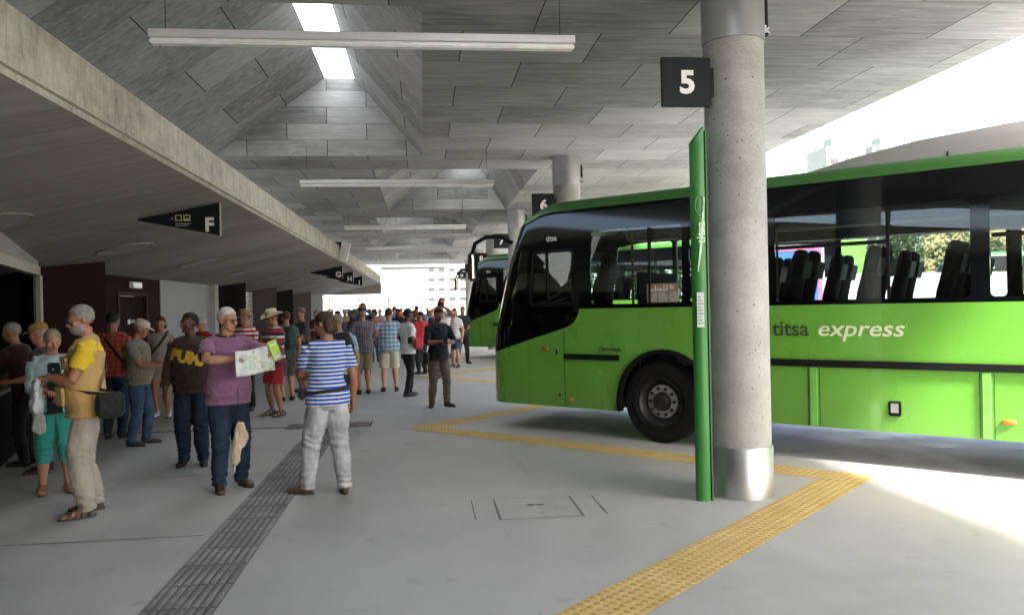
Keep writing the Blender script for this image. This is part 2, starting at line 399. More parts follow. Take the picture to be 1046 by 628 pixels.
# drain: dark channel and steel gratings
dr = empty('drain_grating', (-2.05, 11.85, 0)); tag(dr, 'dark steel drain grating crossing the end of the grey guide paving', 'drain grating')
bm = bmesh.new(); strip(bm, 0, .2, 1.24, .2, .5, .003); link('channel', bm, m_black, dr)
bm = bmesh.new()
for i in range(9): box(bm, .02, .56, -.03 + i*.055, -.005 + i*.055, .004, .012)
for i in range(18): box(bm, .62 + i*.034, .638 + i*.034, -.03, .43, .004, .012)
link('bars', bm, m_galv, dr)
bm = bmesh.new(); strip(bm, -6.0, 12.05, -2.06, 12.02, .10, .003); tag(link('drain_slot', bm, m_joint), 'long narrow dark drain slot running from the wall to the steel grating', 'drain')

# ------------------------------------------------------------------ station roof with light wells
roof = empty('station_roof', (0, 15, 0)); tag(roof, 'board marked concrete roof over the concourse with sloping light wells', 'roof')
ZC = 4.55; XL, XR, YB, YF = -5.2, 6.56, -24, 53
wells = [(-9.4, -1.9, -3.8, .04, -1.73, -1.2), (-.95, 6.0, -.95, 2.43, 1.1, 1.62), (7.55, 15.07, -3.8, .04, -1.73, -1.2),
         (16.45, 23.3, -.95, 2.43, 1.1, 1.62), (25.2, 30.9, -1.44, 1.9, -.85, -.33), (33.0, 39.2, -2.2, 1.35, -.1, .42), (41.5, 47.5, -1.44, 1.9, -.85, -.33)]
def quad(bm, *p): bm.faces.new([bm.verts.new(Vector(v)) for v in p])
bm = bmesh.new(); y = YB
for (a0, a1, x0, x1, g0, g1) in wells + [(YF, YF, 0, 0, 0, 0)]:
    quad(bm, (XL, y, ZC), (XL, a0, ZC), (XR, a0, ZC), (XR, y, ZC))
    if a1 > a0:
        quad(bm, (XL, a0, ZC), (XL, a1, ZC), (x0, a1, ZC), (x0, a0, ZC)); quad(bm, (x1, a0, ZC), (x1, a1, ZC), (XR, a1, ZC), (XR, a0, ZC))
    y = a1
# edge upstand and top so that the slab has its thickness
quad(bm, (XR, YB, ZC), (XR, YF, ZC), (XR+.25, YF+.2, ZC+.35), (XR+.25, YB, ZC+.35))
quad(bm, (XL, YF, ZC), (XR, YF, ZC), (XR+.25, YF+.2, ZC+.35), (XL, YF+.2, ZC+.35))
o = link('ceiling_slab', bm, m_ceil, roof); o.location = (0, -15, 0)
ZT = 6.0
t = NT('skylight_frosted'); tl = t.n('ShaderNodeBsdfTranslucent'); tl.inputs[0].default_value = (.62, .66, .70, 1); tr = t.n('ShaderNodeBsdfTransparent'); tr.inputs[0].default_value = (.95, .97, 1, 1)
mx = t.n('ShaderNodeMixShader'); mx.inputs[0].default_value = .98; t.l(tr.outputs[0], mx.inputs[1]); t.l(tl.outputs[0], mx.inputs[2]); t.l(mx.outputs[0], t.out.inputs[0]); m_skyglass = t.m
for (a0, a1, x0, x1, g0, g1) in wells:
    bm = bmesh.new()
    quad(bm, (x0, a0, ZC), (x0, a1, ZC), (g0, a1, ZT), (g0, a0, ZT)); quad(bm, (x1, a0, ZC), (g1, a0, ZT), (g1, a1, ZT), (x1, a1, ZC))
    b2 = bmesh.new()
    quad(b2, (x0, a1, ZC), (x1, a1, ZC), (g1, a1, ZT), (g0, a1, ZT)); quad(b2, (x0, a0, ZC), (g0, a0, ZT), (g1, a0, ZT), (x1, a0, ZC))
    w = link('light_well', bm, m_ceil, roof); w.location = (0, -15, 0)
    e = link('end_wall', b2, m_ceilv, w)
    bm = bmesh.new(); quad(bm, (g0-.02, a0-.02, ZT+.004), (g1+.02, a0-.02, ZT+.004), (g1+.02, a1+.02, ZT+.004), (g0-.02, a1+.02, ZT+.004)); link('skylight_glass', bm, m_skyglass, w)

# ------------------------------------------------------------------ columns
def column(y, label, x=2.79):
    c = empty('concrete_column', (x, y, 0)); tag(c, label, 'column', 'round concrete columns along the bays')
    bm = bmesh.new(); r = .262; lathe(bm, [(r, .44), (r, 4.02)], 48); link('shaft', bm, m_column, c, True)
    bm = bmesh.new(); lathe(bm, [(r+.012, 0), (r+.012, .435), (r+.006, .445), (r, .447)], 48); link('base_sleeve', bm, m_steel, c, True)
    bm = bmesh.new(); lathe(bm, [(r, 4.0), (r+.012, 4.002), (r+.012, 4.549)], 48); cl = link('collar', bm, m_collar, c, True)
    bm = bmesh.new(); rbox(bm, r+.005, r+.05, -.05, .0, 4.07, 4.4, .008); pl = link('number_plate', bm, m_black, cl)
    b = text_bm('k', .09, .002, .004); b.transform(Matrix.Translation((r+.012, -.052, 4.10)) @ UP); link('lettering', b, m_white, pl)
    return c
cols = [column(6.86 + PER*k, lb) for k, lb in ((-1, 'round concrete column behind the camera near the bus bays'), (0, 'large round concrete column in the foreground with a steel base sleeve'),
        (1, 'second round concrete column rising behind the near bus roof'), (2, 'third round concrete column, mostly hidden behind the near bus nose'),
        (3, 'fourth round concrete column beside the far green bus'), (4, 'fifth round concrete column beyond the far green bus'), (5, 'sixth and farthest round concrete column at the end of the roof'))]
def bay_sign(y, num, label):
    s = empty('bay_sign', (2.305, y, 3.63)); tag(s, label, 'sign', 'bay number signs on the columns')
    bm = bmesh.new(); rbox(bm, -.217, .22, -.02, .02, -.213, .213, .004, seg=1); link('plate', bm, m_navy, s)
    b = text_bm(num, .27 if len(num) == 1 else .24, .002, .010, align='CENTER', sx=1.05 if len(num) == 1 else .8)
    b.transform(Matrix.Translation((.01, -.0225, -.095)) @ UP); link('numeral', b, m_white, s)
    bm = bmesh.new(); box(bm, .2205, .25, -.012, .012, -.12, .12); link('bracket', bm, m_black, s)
for k, n_, lb in ((0, '5', 'large dark square sign with a white 5 on the foreground column'), (1, '6', 'dark square sign with a white 6 above the near bus roof'),
                  (2, '7', 'dark square sign with a 7 above the near bus mirror'), (3, '8', 'dark square sign with an 8 between signs 7 and 9'),
                  (4, '9', 'small dark square sign with a 9 by the far bus roof'), (5, '10', 'smallest dark square sign, reading 10, left of sign 9')):
    bay_sign(6.74 + PER*k, n_, lb)
# ------------------------------------------------------------------ green totem in front of the column
tot = empty('green_totem', (2.385, 6.72, 0)); tag(tot, 'tall narrow green information totem standing beside column 5', 'totem')
m_totem = plain('totem_green', (.028, .17, .030), .45, 0, .12, 3, spec=.4, coat=.1)
bm = bmesh.new(); n = 24
prof = []
for i in range(n+1):
    z = 3.18*i/n; prof.append(z)
outer = [[(-.075, -.02), (-.06, -.055), (.0, -.075), (.045, -.055), (.055, -.0), (.045, .03), (-.05, .03)] for z in prof]
rings = [[bm.verts.new((x, y, z + (0 if i < n else .16*(x+.075)/.13 - .10))) for x, y in ring] for i, (z, ring) in enumerate(zip(prof, outer))]
for i in range(n):
    for k in range(7): bm.faces.new((rings[i][k], rings[i][(k+1) % 7], rings[i+1][(k+1) % 7], rings[i+1][k]))
bm.faces.new(rings[0][::-1]); bm.faces.new(rings[-1]); link('post', bm, m_totem, tot, True, 50)
bm = bmesh.new(); box(bm, .056, .068, -.06, .03, .0, 3.2); link('edge_fin', bm, plain('totem_edge', (.02, .10, .02), .4), tot)
m_lime = plain('pale_green_print', (.45, .62, .42), .5)
# timetable strip and upright lettering
bm = bmesh.new(); box(bm, -.052, .012, -.0805, -.0765, 1.50, 1.80); inf = link('timetable', bm, plain('paper_strip', (.42, .45, .45), .5), tot)
bm = bmesh.new()
for i in range(9): box(bm, -.045, .004 - (i % 3)*.012, -.0825, -.0807, 1.53 + i*.028, 1.537 + i*.028)
link('printed_lines', bm, m_joint, inf)
b = text_bm('titsa', .11, .0015, .002); b.transform(Matrix.Translation((.03, -.079, 2.22)) @ UP @ Matrix.Rotation(R(90), 4, 'Z')); link('lettering', b, m_lime, tot)
bm = bmesh.new(); n = 20; pr = [(-.012 + .038*math.cos(2*math.pi*k/n), -.080, 2.55 + .085*math.sin(2*math.pi*k/n)) for k in range(n+1)]; tube(bm, pr, [(.006, .002)]*(n+1), 6, side=(0, 1, 0)); link('emblem', bm, m_lime, tot, True)
bm = bmesh.new(); tube(bm, [(.030, -.078, 2.62), (.012, -.081, 2.40), (-.012, -.081, 2.15), (-.035, -.076, 1.98)], [(.003, .008), (.002, .012), (.002, .012), (.002, .004)], 6, side=(0, 1, 0)); link('streak', bm, m_lime, tot, True)

# ------------------------------------------------------------------ suspended lights
m_diff = plain('light_diffuser', (.72, .72, .70), .35)
def hang_light(y, label, x0=-2.08, x1=1.28, z=3.92):
    L = empty('suspended_light', ((x0+x1)/2, y, z)); tag(L, label, 'light', 'long suspended light fittings'); h = (x1-x0)/2
    bm = bmesh.new(); rbox(bm, -h, h, -.055, .055, -.01, .055, .006, seg=1); link('housing', bm, m_alu, L)
    bm = bmesh.new(); rbox(bm, -h+.004, h-.004, -.045, .045, -.055, -.011, .012); link('diffuser', bm, m_diff, L, True)
    for sx in (-h*.93, h*.93):
        bm = bmesh.new(); tube(bm, [(sx, 0, .05), (sx, 0, ZC-z)], .003, 5); link('cable', bm, m_black, L)
hang_light(6.5, 'nearest long suspended light, crossing the first skylight', z=3.87)
hang_light(14.1, 'second long suspended light from the camera', z=3.9)
hang_light(22.0, 'third long suspended light from the camera', x0=-2.1, x1=1.2)
hang_light(29.6, 'fourth long suspended light from the camera', x0=-2.1, x1=1.2)
hang_light(37.2, 'fifth long suspended light from the camera', x0=-2.1, x1=1.2)
hang_light(44.8, 'farthest long suspended light near the end of the roof', x0=-2.3, x1=1.2)

# ------------------------------------------------------------------ low building on the left
bld = empty('station_building', (-6.1, 15, 0)); tag(bld, 'low station building on the left under a sloping concrete canopy', 'building')
def part(name, bm, m, parent=bld, smooth=False):
    o = link(name, bm, m, parent, smooth)
    if parent is bld: o.location = (6.1, -15, 0)
    return o
zs = lambda x: 3.2 + (x + 2.5)*.197
YE = 47.8
bm = bmesh.new()
for a_, b_, a2, b2 in (((-2.5, 3.62), (-9.2, 3.62), None, None),): pass
prof = [(-2.5, 3.255), (-2.5, 3.64), (-9.3, 3.64), (-9.3, zs(-9.3)), (-2.522, zs(-2.522)), (-2.522, 3.245)]
prism(bm, [(x, -20, z) for x, z in prof], (0, YE+20, 0))
can = part('canopy', bm, m_fascia)
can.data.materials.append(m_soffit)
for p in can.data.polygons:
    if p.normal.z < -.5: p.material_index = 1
bm = bmesh.new(); prism(bm, [(-2.5, YE+.003, 2.56), (-2.5, YE+.003, 3.25), (-6.1, YE+.003, 3.25), (-6.1, YE+.003, 2.56)], (0, .3, 0)); part('end_beam', bm, m_soffit)
# round recessed downlights in the soffit
sl_ang = math.atan(.197)
m_cup = plain('downlight_cup', (.34, .335, .32), .5)
for y in (5.2, 9.35, 13.35, 17.55, 21.8, 26.0, 30.2, 34.4, 38.6, 42.8):
    x = -4.72; Mx = Matrix.Translation((x, y, zs(x)-.002)) @ Matrix.Rotation(-sl_ang, 4, 'Y')
    bm = bmesh.new(); lathe(bm, [(.43, .0), (.43, -.012), (.40, -.012), (.39, .0)], 36, Mx, caps=(0, 0)); dl = part('downlight', bm, m_soffit, smooth=True)
    bm = bmesh.new(); lathe(bm, [(.388, -.004), (.386, -.0045)], 36, Mx); link('lens', bm, m_cup, dl)
# walls
def wallbox(name, x, y0, y1, z0, z1, m, th=.25):
    bm = bmesh.new(); box(bm, x-th, x, y0, y1, z0, z1); return part(name, bm, m)
TZ = 2.52
wallbox('wall', -6.12, 14.4, 16.85, 0, TZ, m_maroon); wallbox('wall', -6.12, 18.5, 19.4, 0, TZ, m_maroon); wallbox('wall', -6.12, 16.85, 18.5, 2.12, TZ, m_maroon)
wallbox('wall_panel', -6.10, 19.4, 23.8, 0, TZ, m_lightpanel); 
bm = bmesh.new(); box(bm, -6.2, -5.98, 23.8, 24.2, 0, TZ); part('pilaster', bm, wallconc('pilaster_concrete', (.42, .42, .40)))
wallbox('wall', -6.4, 24.2, 47.8, 0, TZ, m_darkpanel); wallbox('wall', -6.35, -20, 9.0, 0, TZ, m_darkpanel)
dm = wallbox('door', -6.19, 16.93, 18.43, 0.01, 2.08, plain('maroon_door', (.015, .006, .008), .8, spec=.08), .05)
bm = bmesh.new(); box(bm, -6.12, -6.10, 16.80, 16.90, 0, 2.17); box(bm, -6.12, -6.10, 18.46, 18.56, 0, 2.17); box(bm, -6.12, -6.10, 16.90, 18.46, 2.09, 2.17)
part('door_frame', bm, plain('door_frame_paint', (.035, .016, .018), .7, spec=.1))
bm = bmesh.new(); tube(bm, [(-6.18, 17.05, 1.03), (-6.13, 17.05, 1.03), (-6.13, 17.2, 1.03)], .012, 8); link('handle', bm, m_steel, dm).location = (0, 0, 0)
bm = bmesh.new(); box(bm, -6.189, -6.182, 17.55, 17.67, 1.50, 1.60); box(bm, -6.189, -6.182, 17.7, 18.0, 1.53, 1.55); box(bm, -6.189, -6.182, 17.7, 17.95, 1.57, 1.585)
link('pictogram', bm, m_white, dm)
ex = empty('emergency_light', (-6.09, 17.75, 2.32)); tag(ex, 'small white emergency light box above the maroon door', 'light')
bm = bmesh.new(); rbox(bm, -.03, .05, -.28, .28, -.065, .065, .01); link('housing', bm, plain('white_plastic', (.7, .72, .74), .4), ex)
bm = bmesh.new(); rbox(bm, .05, .055, -.25, .25, -.045, .045, .002, seg=1); link('lens', bm, plain('pale_lens', (.85, .9, .92), .3), ex)
def fin(y0, y1, xt, m, name='angled_panel'):
    bm = bmesh.new(); prism(bm, [(-6.36, y0, 0), (xt, y1, 0), (-6.36, y1+.35, 0)], (0, 0, TZ+.14)); part(name, bm, m)
wallbox('added_shade_wall', 2.2, -9.3, -9.0, 0, 4.5, m_darkpanel, 8.3)  # added wall, out of view behind the camera, to darken the left floor
fin(24.5, 25.6, -5.5, m_darkpanel); fin(29.9, 30.8, -5.5, m_greypanel); fin(33.6, 34.6, -5.5, m_darkpanel); fin(38.9, 40.0, -5.5, m_greypanel); fin(43.6, 44.7, -5.5, m_lightpanel)
bm = bmesh.new()
for i in range(26): box(bm, -6.2, -6.17, 28.0, 29.8, .08 + i*.09, .14 + i*.09)
part('roller_shutter', bm, m_galv)
# kiosk: angled counter, opening and the dark maroon return panel
def fr(p, q, z0, z1, th, m, name, off=0):
    p = Vector((*p, 0)); q = Vector((*q, 0)); d = (q-p).normalized(); n = Vector((d.y, -d.x, 0))  # towards the concourse
    if n.x < 0: n = -n
    bm = bmesh.new(); a = p + n*off; b = q + n*off
    prism(bm, [(*(a)[:2], z0), (*(b)[:2], z0), (*(b - n*th)[:2], z0), (*(a - n*th)[:2], z0)], (0, 0, z1-z0))
    return part(name, bm, m)
K0, K1, K2, K3 = (-4.35, 8.1), (-5.85, 12.95), (-6.12, 13.35), (-5.43, 14.4)
fr(K0, K1, 0, .82, .3, m_darkpanel, 'counter_front'); fr(K0, K1, .822, .87, .5, plain('counter_top', (.10, .09, .075), .35), 'counter_top', .04)
fr(K0, K1, 2.33, 2.47, .12, m_beige, 'window_header', .02); fr(K0, K1, 2.472, 2.9, .1, m_soffit, 'fascia_infill')
for i in (0.19, 1.0):
    bm = bmesh.new()
    x = K0[0] + (K1[0]-K0[0])*i; y = K0[1] + (K1[1]-K0[1])*i; box(bm, x-.05, x+.03, y-.04, y+.04, .87, 2.33); part('window_frame', bm, m_beige)
bm = bmesh.new(); box(bm, -8.8, -8.6, 5.0, 15, 0, 2.6); part('kiosk_back_wall', bm, plain('kiosk_wall', (.035, .03, .026), .7))
fr((K1[0]+.02, K1[1]), K2, 0, TZ+.1, .1, m_black, 'return_wall')
bm = bmesh.new(); prism(bm, [(-6.14, 13.4, 0), (K3[0], K3[1], 0), (-6.14, 14.5, 0)], (0, 0, 2.62)); part('angled_panel', bm, m_maroon)
bm = bmesh.new(); box(bm, -8.6, -6.38, 13.5, 13.7, 0, 2.6); part('kiosk_side_wall', bm, m_darkpanel)
# triangular lettered signs hanging under the soffit edge
m_yl = plain('yellow_print', (.55, .52, .18), .6)
def tri_sign(y, ch, label, full=False):
    s = empty('hanging_sign', (-2.66, y, 0)); tag(s, label, 'sign', 'triangular lettered signs under the canopy')
    bm = bmesh.new(); zt = zs(-2.66) - .012; prism(bm, [(0, 0, zt), (0, 0, zt-.43), (-1.03, 0, zt-.225), (-1.03, 0, zt-1.03*.197)], (0, .04, 0)); link('plate', bm, m_navy, s)
    bm = bmesh.new(); box(bm, .001, .012, 0, .04, zt-.43, zt-.002); link('edge_strip', bm, m_galv, s)
    b = text_bm(ch, .25, .001, .010, align='CENTER'); b.transform(Matrix.Translation((-.13, -.003, zt-.37)) @ UP); link('letter', b, m_white, s)
    if full:
        bm = bmesh.new()
        for x0 in (-.56, -.455):
            z0 = zt-.235
            for bx in ((x0, x0+.085, z0, z0+.012), (x0, x0+.085, z0+.068, z0+.08), (x0, x0+.012, z0+.012, z0+.068), (x0+.073, x0+.085, z0+.012, z0+.068)):
                box(bm, bx[0], bx[1], -.004, -.0005, bx[2], bx[3])
        box(bm, -.44, -.39, -.004, -.0005, z0+.014, z0+.035); link('pictogram', bm, m_yl, s)
        bm = bmesh.new(); ell(bm, (-.60, -.002, z0+.035), (.014, .003, .014), sub=2); box(bm, -.56, -.36, -.004, -.0005, zt-.275, zt-.265); box(bm, -.56, -.40, -.004, -.0005, zt-.30, zt-.29)
        link('small_print', bm, plain('grey_print', (.3, .32, .33), .6), s)
tri_sign(10.9, 'F', 'black triangular hanging sign with a white letter F', True)
tri_sign(26.9, 'G', 'black triangular hanging sign with a white letter G')
tri_sign(30.95, 'H', 'black triangular hanging sign with a white letter H between G and I')
tri_sign(35.5, 'I', 'farthest black triangular hanging sign, with a white letter I')
# slim speaker and its dark bracket box on the canopy edge
sp_ = empty('line_speaker', (-2.36, 24.6, 3.45)); tag(sp_, 'tilted slim white box mounted at the canopy edge', 'speaker')
bm = bmesh.new(); rbox(bm, -.13, .13, -.1, .1, -.30, .30, .02, Matrix.Rotation(R(14), 4, 'Y')); link('housing', bm, plain('speaker_white', (.62, .62, .6), .5), sp_)
bm = bmesh.new(); rbox(bm, -.30, -.08, -.06, .06, .1, .3, .01); link('bracket_box', bm, m_black, sp_)

# ------------------------------------------------------------------ buses
BX0, BR, BW, BL = -2.5, .42, 2.5, 9.3
Q = BR*math.pi/2; U2 = BX0-Q; U3 = U2-(BW-2*BR); U4 = U3-Q
def ru(x): return U4-(x-BX0)
def BF(u, v, d=0.0):
    if u >= BX0: x, y, nx, ny = u, 0, 0, -1
    elif u > U2: a = (BX0-u)/BR; x, y, nx, ny = BX0-BR*math.sin(a), BR-BR*math.cos(a), -math.sin(a), -math.cos(a)
    elif u >= U3: x, y, nx, ny = BX0-BR, BR+(U2-u), -1, 0
    elif u > U4: a = (U3-u)/BR; x, y, nx, ny = BX0-BR*math.cos(a), BW-BR+BR*math.sin(a), -math.cos(a), math.sin(a)
    else: x, y, nx, ny = BX0+(U4-u), BW, 0, 1
    ins = max(0, v-1.6)*.03 + max(0, min(v, 2.967)-2.62)*.035; z = v
    if v > 2.94:
        a = min((v-2.94)/.22, math.pi/2); ins += .26*(1-math.cos(a)); z = 2.94+.185*math.sin(a)
    x += nx*(d-ins); y += ny*(d-ins)
    w = min(max((-1.6-x)/1.3, 0), 1); w = w*w*(3-2*w)
    x += w*max(0, z-1.25)*.27
    z -= .17*w*min(max((z-2.3)/.7, 0), 1)
    return Vector((x, y, z))
BM = bmesh.new
def panel(name, poly, m, parent, d0=-.03, d1=0.0, holes=(), step=.09):
    loops = [[Vector((p[0], p[1], 0)) for p in poly]] + [[Vector((p[0], p[1], 0)) for p in h] for h in holes]
    tris = geometry.tessellate_polygon(loops); flat = [p for l in loops for p in l]
    bm = bmesh.new(); vs = [bm.verts.new(p) for p in flat]
    for t_ in tris:
        try: bm.faces.new([vs[i] for i in t_])
        except ValueError: pass
    us = [p[0] for p in poly]; zz = [p[1] for p in poly]
    cuts = []
    u = max(min(us), U4)
    lo, hi = min(us), max(us)
    k = 0
    while U4 + k*step < -1.2 + step:
        c_ = U4 + k*step
        if lo < c_ < hi and not (U3+.05 < c_ < U2-.05 and k % 4): cuts.append((c_, 0))
        k += 1
    for c_ in (-1.9+i*.2 for i in range(0)): pass
    # right-hand side curve near the nose
    k = 1
    while k < 14:
        c_ = U4 - k*step
        if lo < c_ < hi: cuts.append((c_, 0))
        k += 1
    z_ = 2.3
    while z_ < 3.31:
        if min(zz) < z_ < max(zz): cuts.append((z_, 1))
        z_ += .07
    for c_, ax in cuts:
        g = bm.verts[:] + bm.edges[:] + bm.faces[:]
        bmesh.ops.bisect_plane(bm, geom=g, plane_co=(c_, 0, 0) if ax == 0 else (0, c_, 0), plane_no=(1, 0, 0) if ax == 0 else (0, 1, 0), dist=1e-5)
    bmesh.ops.dissolve_degenerate(bm, edges=bm.edges[:], dist=1e-6)
    bm.verts.index_update(); o = bmesh.new()
    A = [o.verts.new(BF(v.co.x, v.co.y, d1)) for v in bm.verts]; B = [o.verts.new(BF(v.co.x, v.co.y, d0)) for v in bm.verts]
    for f in bm.faces:
        ix = [v.index for v in f.verts]
        if f.normal.z < 0: ix = ix[::-1]
        o.faces.new([A[i] for i in ix][::-1]) ; o.faces.new([B[i] for i in ix])
    for e in bm.edges:
        if e.is_boundary: i, j = e.verts[0].index, e.verts[1].index; o.faces.new((A[i], A[j], B[j], B[i]))
    bm.free(); bmesh.ops.recalc_face_normals(o, faces=o.faces[:])
    return link(name, o, m, parent, True, 30)
def rect(u0, u1, v0, v1, r=0):
    if not r: return [(u0, v0), (u1, v0), (u1, v1), (u0, v1)]
    out = []
    for cx_, cz_, a0 in ((u0+r, v0+r, 180), (u1-r, v0+r, 270), (u1-r, v1-r, 0), (u0+r, v1-r, 90)):
        for k in range(5): a = R(a0 + k*22.5); out.append((cx_+r*math.cos(a), cz_+r*math.sin(a)))
    return out
t = NT('bus_green'); f_ = t.noise(.8, 3); dirt = t.noise(1.6, 3, stretch=(1, 1, .5))
c = t.ramp(f_, [(.3, (.135, .375, .048)), (.7, (.15, .41, .056))])
sp = t.n('ShaderNodeSeparateXYZ'); t.l(t.n('ShaderNodeTexCoord').outputs['Object'], sp.inputs[0])
low = t.n('ShaderNodeMapRange'); t.l(sp.outputs[2], low.inputs[0]); low.inputs[1].default_value = .75; low.inputs[2].default_value = .3; low.inputs[3].default_value = 0; low.inputs[4].default_value = .55
c = t.mix(t.math('MULTIPLY', low.outputs[0], dirt), c, (.10, .13, .06)); t.col(c); t.l(t.ramp(dirt, [(.3, (.24,)*3), (.75, (.33,)*3)]), t.b.inputs['Roughness']); t.b.inputs['Coat Weight'].default_value = .6; t.b.inputs['Coat Roughness'].default_value = .04; t.bump(t.noise(1.3, 2), .06, .02); m_bus = t.m
m_busroof = plain('bus_roof_green', (.065, .21, .045), .45, 0, .1, 2, coat=.1)
m_busblk = plain('bus_black_band', (.003, .0035, .005), .06, 0, .1, 2)
m_glass = glass('bus_window_glass', (.80, .83, .83))
m_wind = glass('bus_windscreen_glass', (.8, .84, .83))
m_int = plain('bus_interior_dark', (.008, .008, .009), .8)
m_seat = plain('bus_seat_fabric', (.010, .011, .015), .9, 0, .3, 30, .2)
m_seatg = plain('bus_seat_back_plastic', (.05, .05, .052), .6)
m_intgrey = plain('bus_interior_grey', (.13, .13, .135), .7)
m_amber = plain('amber_lens', (.55, .14, .02), .3)
m_pod = plain('roof_pod_grey', (.46, .46, .455), .5, 0, .08, 2)
m_dgtext = plain('dark_green_lettering', (.035, .06, .03), .5)
WINS = [(-1.08, .22), (.31, 1.26), (1.34, 3.24), (3.40, 4.95), (5.07, 6.6), (6.72, 8.9)]
WZ0, WZ1 = 1.71, 2.66
def make_bus(label, cat='bus'):
    b = empty('green_bus'); tag(b, label, cat)
    sweep = [(-1.25, 1.66), (-1.28, 1.57), (-1.34, 1.48), (-1.45, 1.42), (-2.1, 1.24), (-2.7, 1.07), (-3.12, 1.0)]
    def arch(cx_, flip=1):
        z0 = .36; rr = .64; a0 = math.asin((z0-.5)/rr)
        return [(cx_ + rr*math.cos(a), .5 + rr*math.sin(a)) for a in (a0 + (math.pi-2*a0)*k/20 for k in range(21))]
    # left side lower body, bottom edge right to left with the arch notches
    low_ = [(9.3, .36)] + arch(6.15) + arch(-.04) + [(-3.12, .36)]
    body = panel('body', [(9.3, 1.66)] + low_ + sweep[::-1], m_bus, b)
    # right side lower body + front bumper
    panel('side_panel', [(ru(9.3), .36), (ru(9.3), 1.66), (ru(-2.4), 1.66), (ru(-2.4), .36)], m_bus, b)
    panel('front_panel', [(-3.125, .36), (-3.125, 1.05), (ru(-2.405), 1.05), (ru(-2.405), .36)], m_bus, b)
    panel('bumper', [(-3.13, .33), (-3.13, .62), (U3-.3, .62), (U3-.3, .33)], m_black, b, .002, .035)
    # left black band with windows; driver window and quarter light
    dwin = rect(-2.13, -1.33, 1.70, 2.46, .05); qwin = [(-2.80, 1.36), (-2.23, 1.5), (-2.23, 2.50), (-2.66, 2.52), (-2.80, 2.44)]
    band = [(9.3, 1.665), (9.3, 2.967), (-2.98, 2.967), (-2.98, 1.045)] + [(u+.002, v+.005) for u, v in sweep[::-1][1:]]
    panel('window_band', band, m_busblk, b, -.03, .0, [dwin, qwin] + [rect(a_, c_, WZ0, WZ1, .05) for a_, c_ in WINS])
    panel('front_band', [(-2.985, 1.055), (-2.985, 2.967), (ru(-2.4), 2.967), (ru(-2.4), 1.055)], m_busblk, b, -.03, 0, [rect(U3-.5, -3.10, 1.25, 2.62, .06)])
    panel('windscreen', rect(U3-.51, -3.09, 1.24, 2.63, .06), m_wind, b, -.012, -.004)
    panel('window_band', [(ru(9.3), 1.665), (ru(9.3), 2.967), (ru(-2.395), 2.967), (ru(-2.395), 1.665)], m_busblk, b, -.03, 0, [rect(ru(c_), ru(a_), WZ0, WZ1, .05) for a_, c_ in WINS + [(-2.35, -1.15)]])
    for a_, c_ in WINS:
        w = panel('window', rect(a_-.01, c_+.01, WZ0-.01, WZ1+.01, .05), m_glass, b, -.014, -.006)
        panel('window', rect(ru(c_)-.01, ru(a_)+.01, WZ0-.01, WZ1+.01, .05), m_glass, b, -.014, -.006)
        if c_-a_ > 1.2:
            h = (a_+c_)/2 + .22
            bm = BM(); box(bm, h-.015, h+.015, -.004, .03, WZ0, WZ1-.02)
            if a_ > 1: box(bm, a_+.02, h-.015, -.002, .03, 2.27, 2.31)
            link('divider', bm, m_black, w)
    w = panel('driver_window', rect(-2.14, -1.32, 1.69, 2.47, .05), m_wind, b, -.014, -.006)
    panel('frame', dwin, m_black, w, -.004, .008, [rect(-2.09, -1.37, 1.745, 2.415, .04)])
    bm = BM(); box(bm, -1.78, -1.75, -.006, .03, 1.74, 2.42); link('divider', bm, m_black, w)
    panel('quarter_light', [(-2.81, 1.35), (-2.22, 1.49), (-2.22, 2.51), (-2.67, 2.53), (-2.81, 2.45)], m_wind, b, -.014, -.006)
    # roof
    panel('roof_band', [(ru(9.3), 2.972), (ru(9.3), 3.285), (9.3, 3.285), (9.3, 2.972)], m_busroof, b, -.03, .004)
    bm = BM(); pts = []; u = 9.3
    us = [9.3, 4, 0, -.8, -1.3] + [-1.5-i*.1 for i in range(int((-1.5-U4)/.1))] + [U4, U4-.3, U4-.6, U4-1.0, ru(4), ru(9.3)]
    for u in us: pts.append(bm.verts.new(BF(u, 3.285)))
    h_ = len(pts)//2
    for i in range(len(pts)//2-1): bm.faces.new((pts[i], pts[i+1], pts[-2-i], pts[-1-i]))
    if len(pts) % 2: bm.faces.new((pts[h_-1], pts[h_], pts[h_+1]))
    link('roof', bm, m_busroof, b)
    bm = BM()
    prof = [(1.35, 0), (1.55, .06), (2.0, .18), (2.7, .29), (3.6, .35), (4.2, .37), (5.6, .38), (6.2, .25), (6.6, 0)]
    rg = []
    for x, h in prof:
        rg.append([bm.verts.new((x, y, 3.06 + hh)) for y, hh in ((.30, 0), (.34, h*.55), (.50, h*.95), (.9, h*1.12), (1.6, h*1.12), (2.0, h*.95), (2.16, h*.55), (2.2, 0))])
    for i in range(len(rg)-1):
        for k in range(7): bm.faces.new((rg[i][k], rg[i+1][k], rg[i+1][k+1], rg[i][k+1]))
    bm.transform(Matrix.Translation((0, 0, .02)))
    pod = link('roof_pod', bm, m_pod, b, True, 60)
    bm = BM(); prism(bm, [(3.0, .29, 3.09), (3.02, .29, 3.09), (3.02, .345, 3.24), (3.0, .345, 3.24)], (0, .02, 0)); link('seam', bm, m_joint, pod)
    # rear wall
    bm = BM(); box(bm, 9.25, 9.3, .05, 2.45, .36, 3.08); link('rear_panel', bm, m_bus, b)
    # stripe, mouldings, seams
    panel('rubbing_strip', [(-1.50, 1.0), (-.66, 1.0), (-.66, 1.07), (-1.50, 1.07)], m_black, b, .001, .022)
    panel('rubbing_strip', [(.62, 1.0), (9.29, 1.0), (9.29, 1.075), (.62, 1.075)], m_black, b, .001, .022)
    m_mould = plain('moulding_green', (.17, .48, .09), .35, coat=.3)
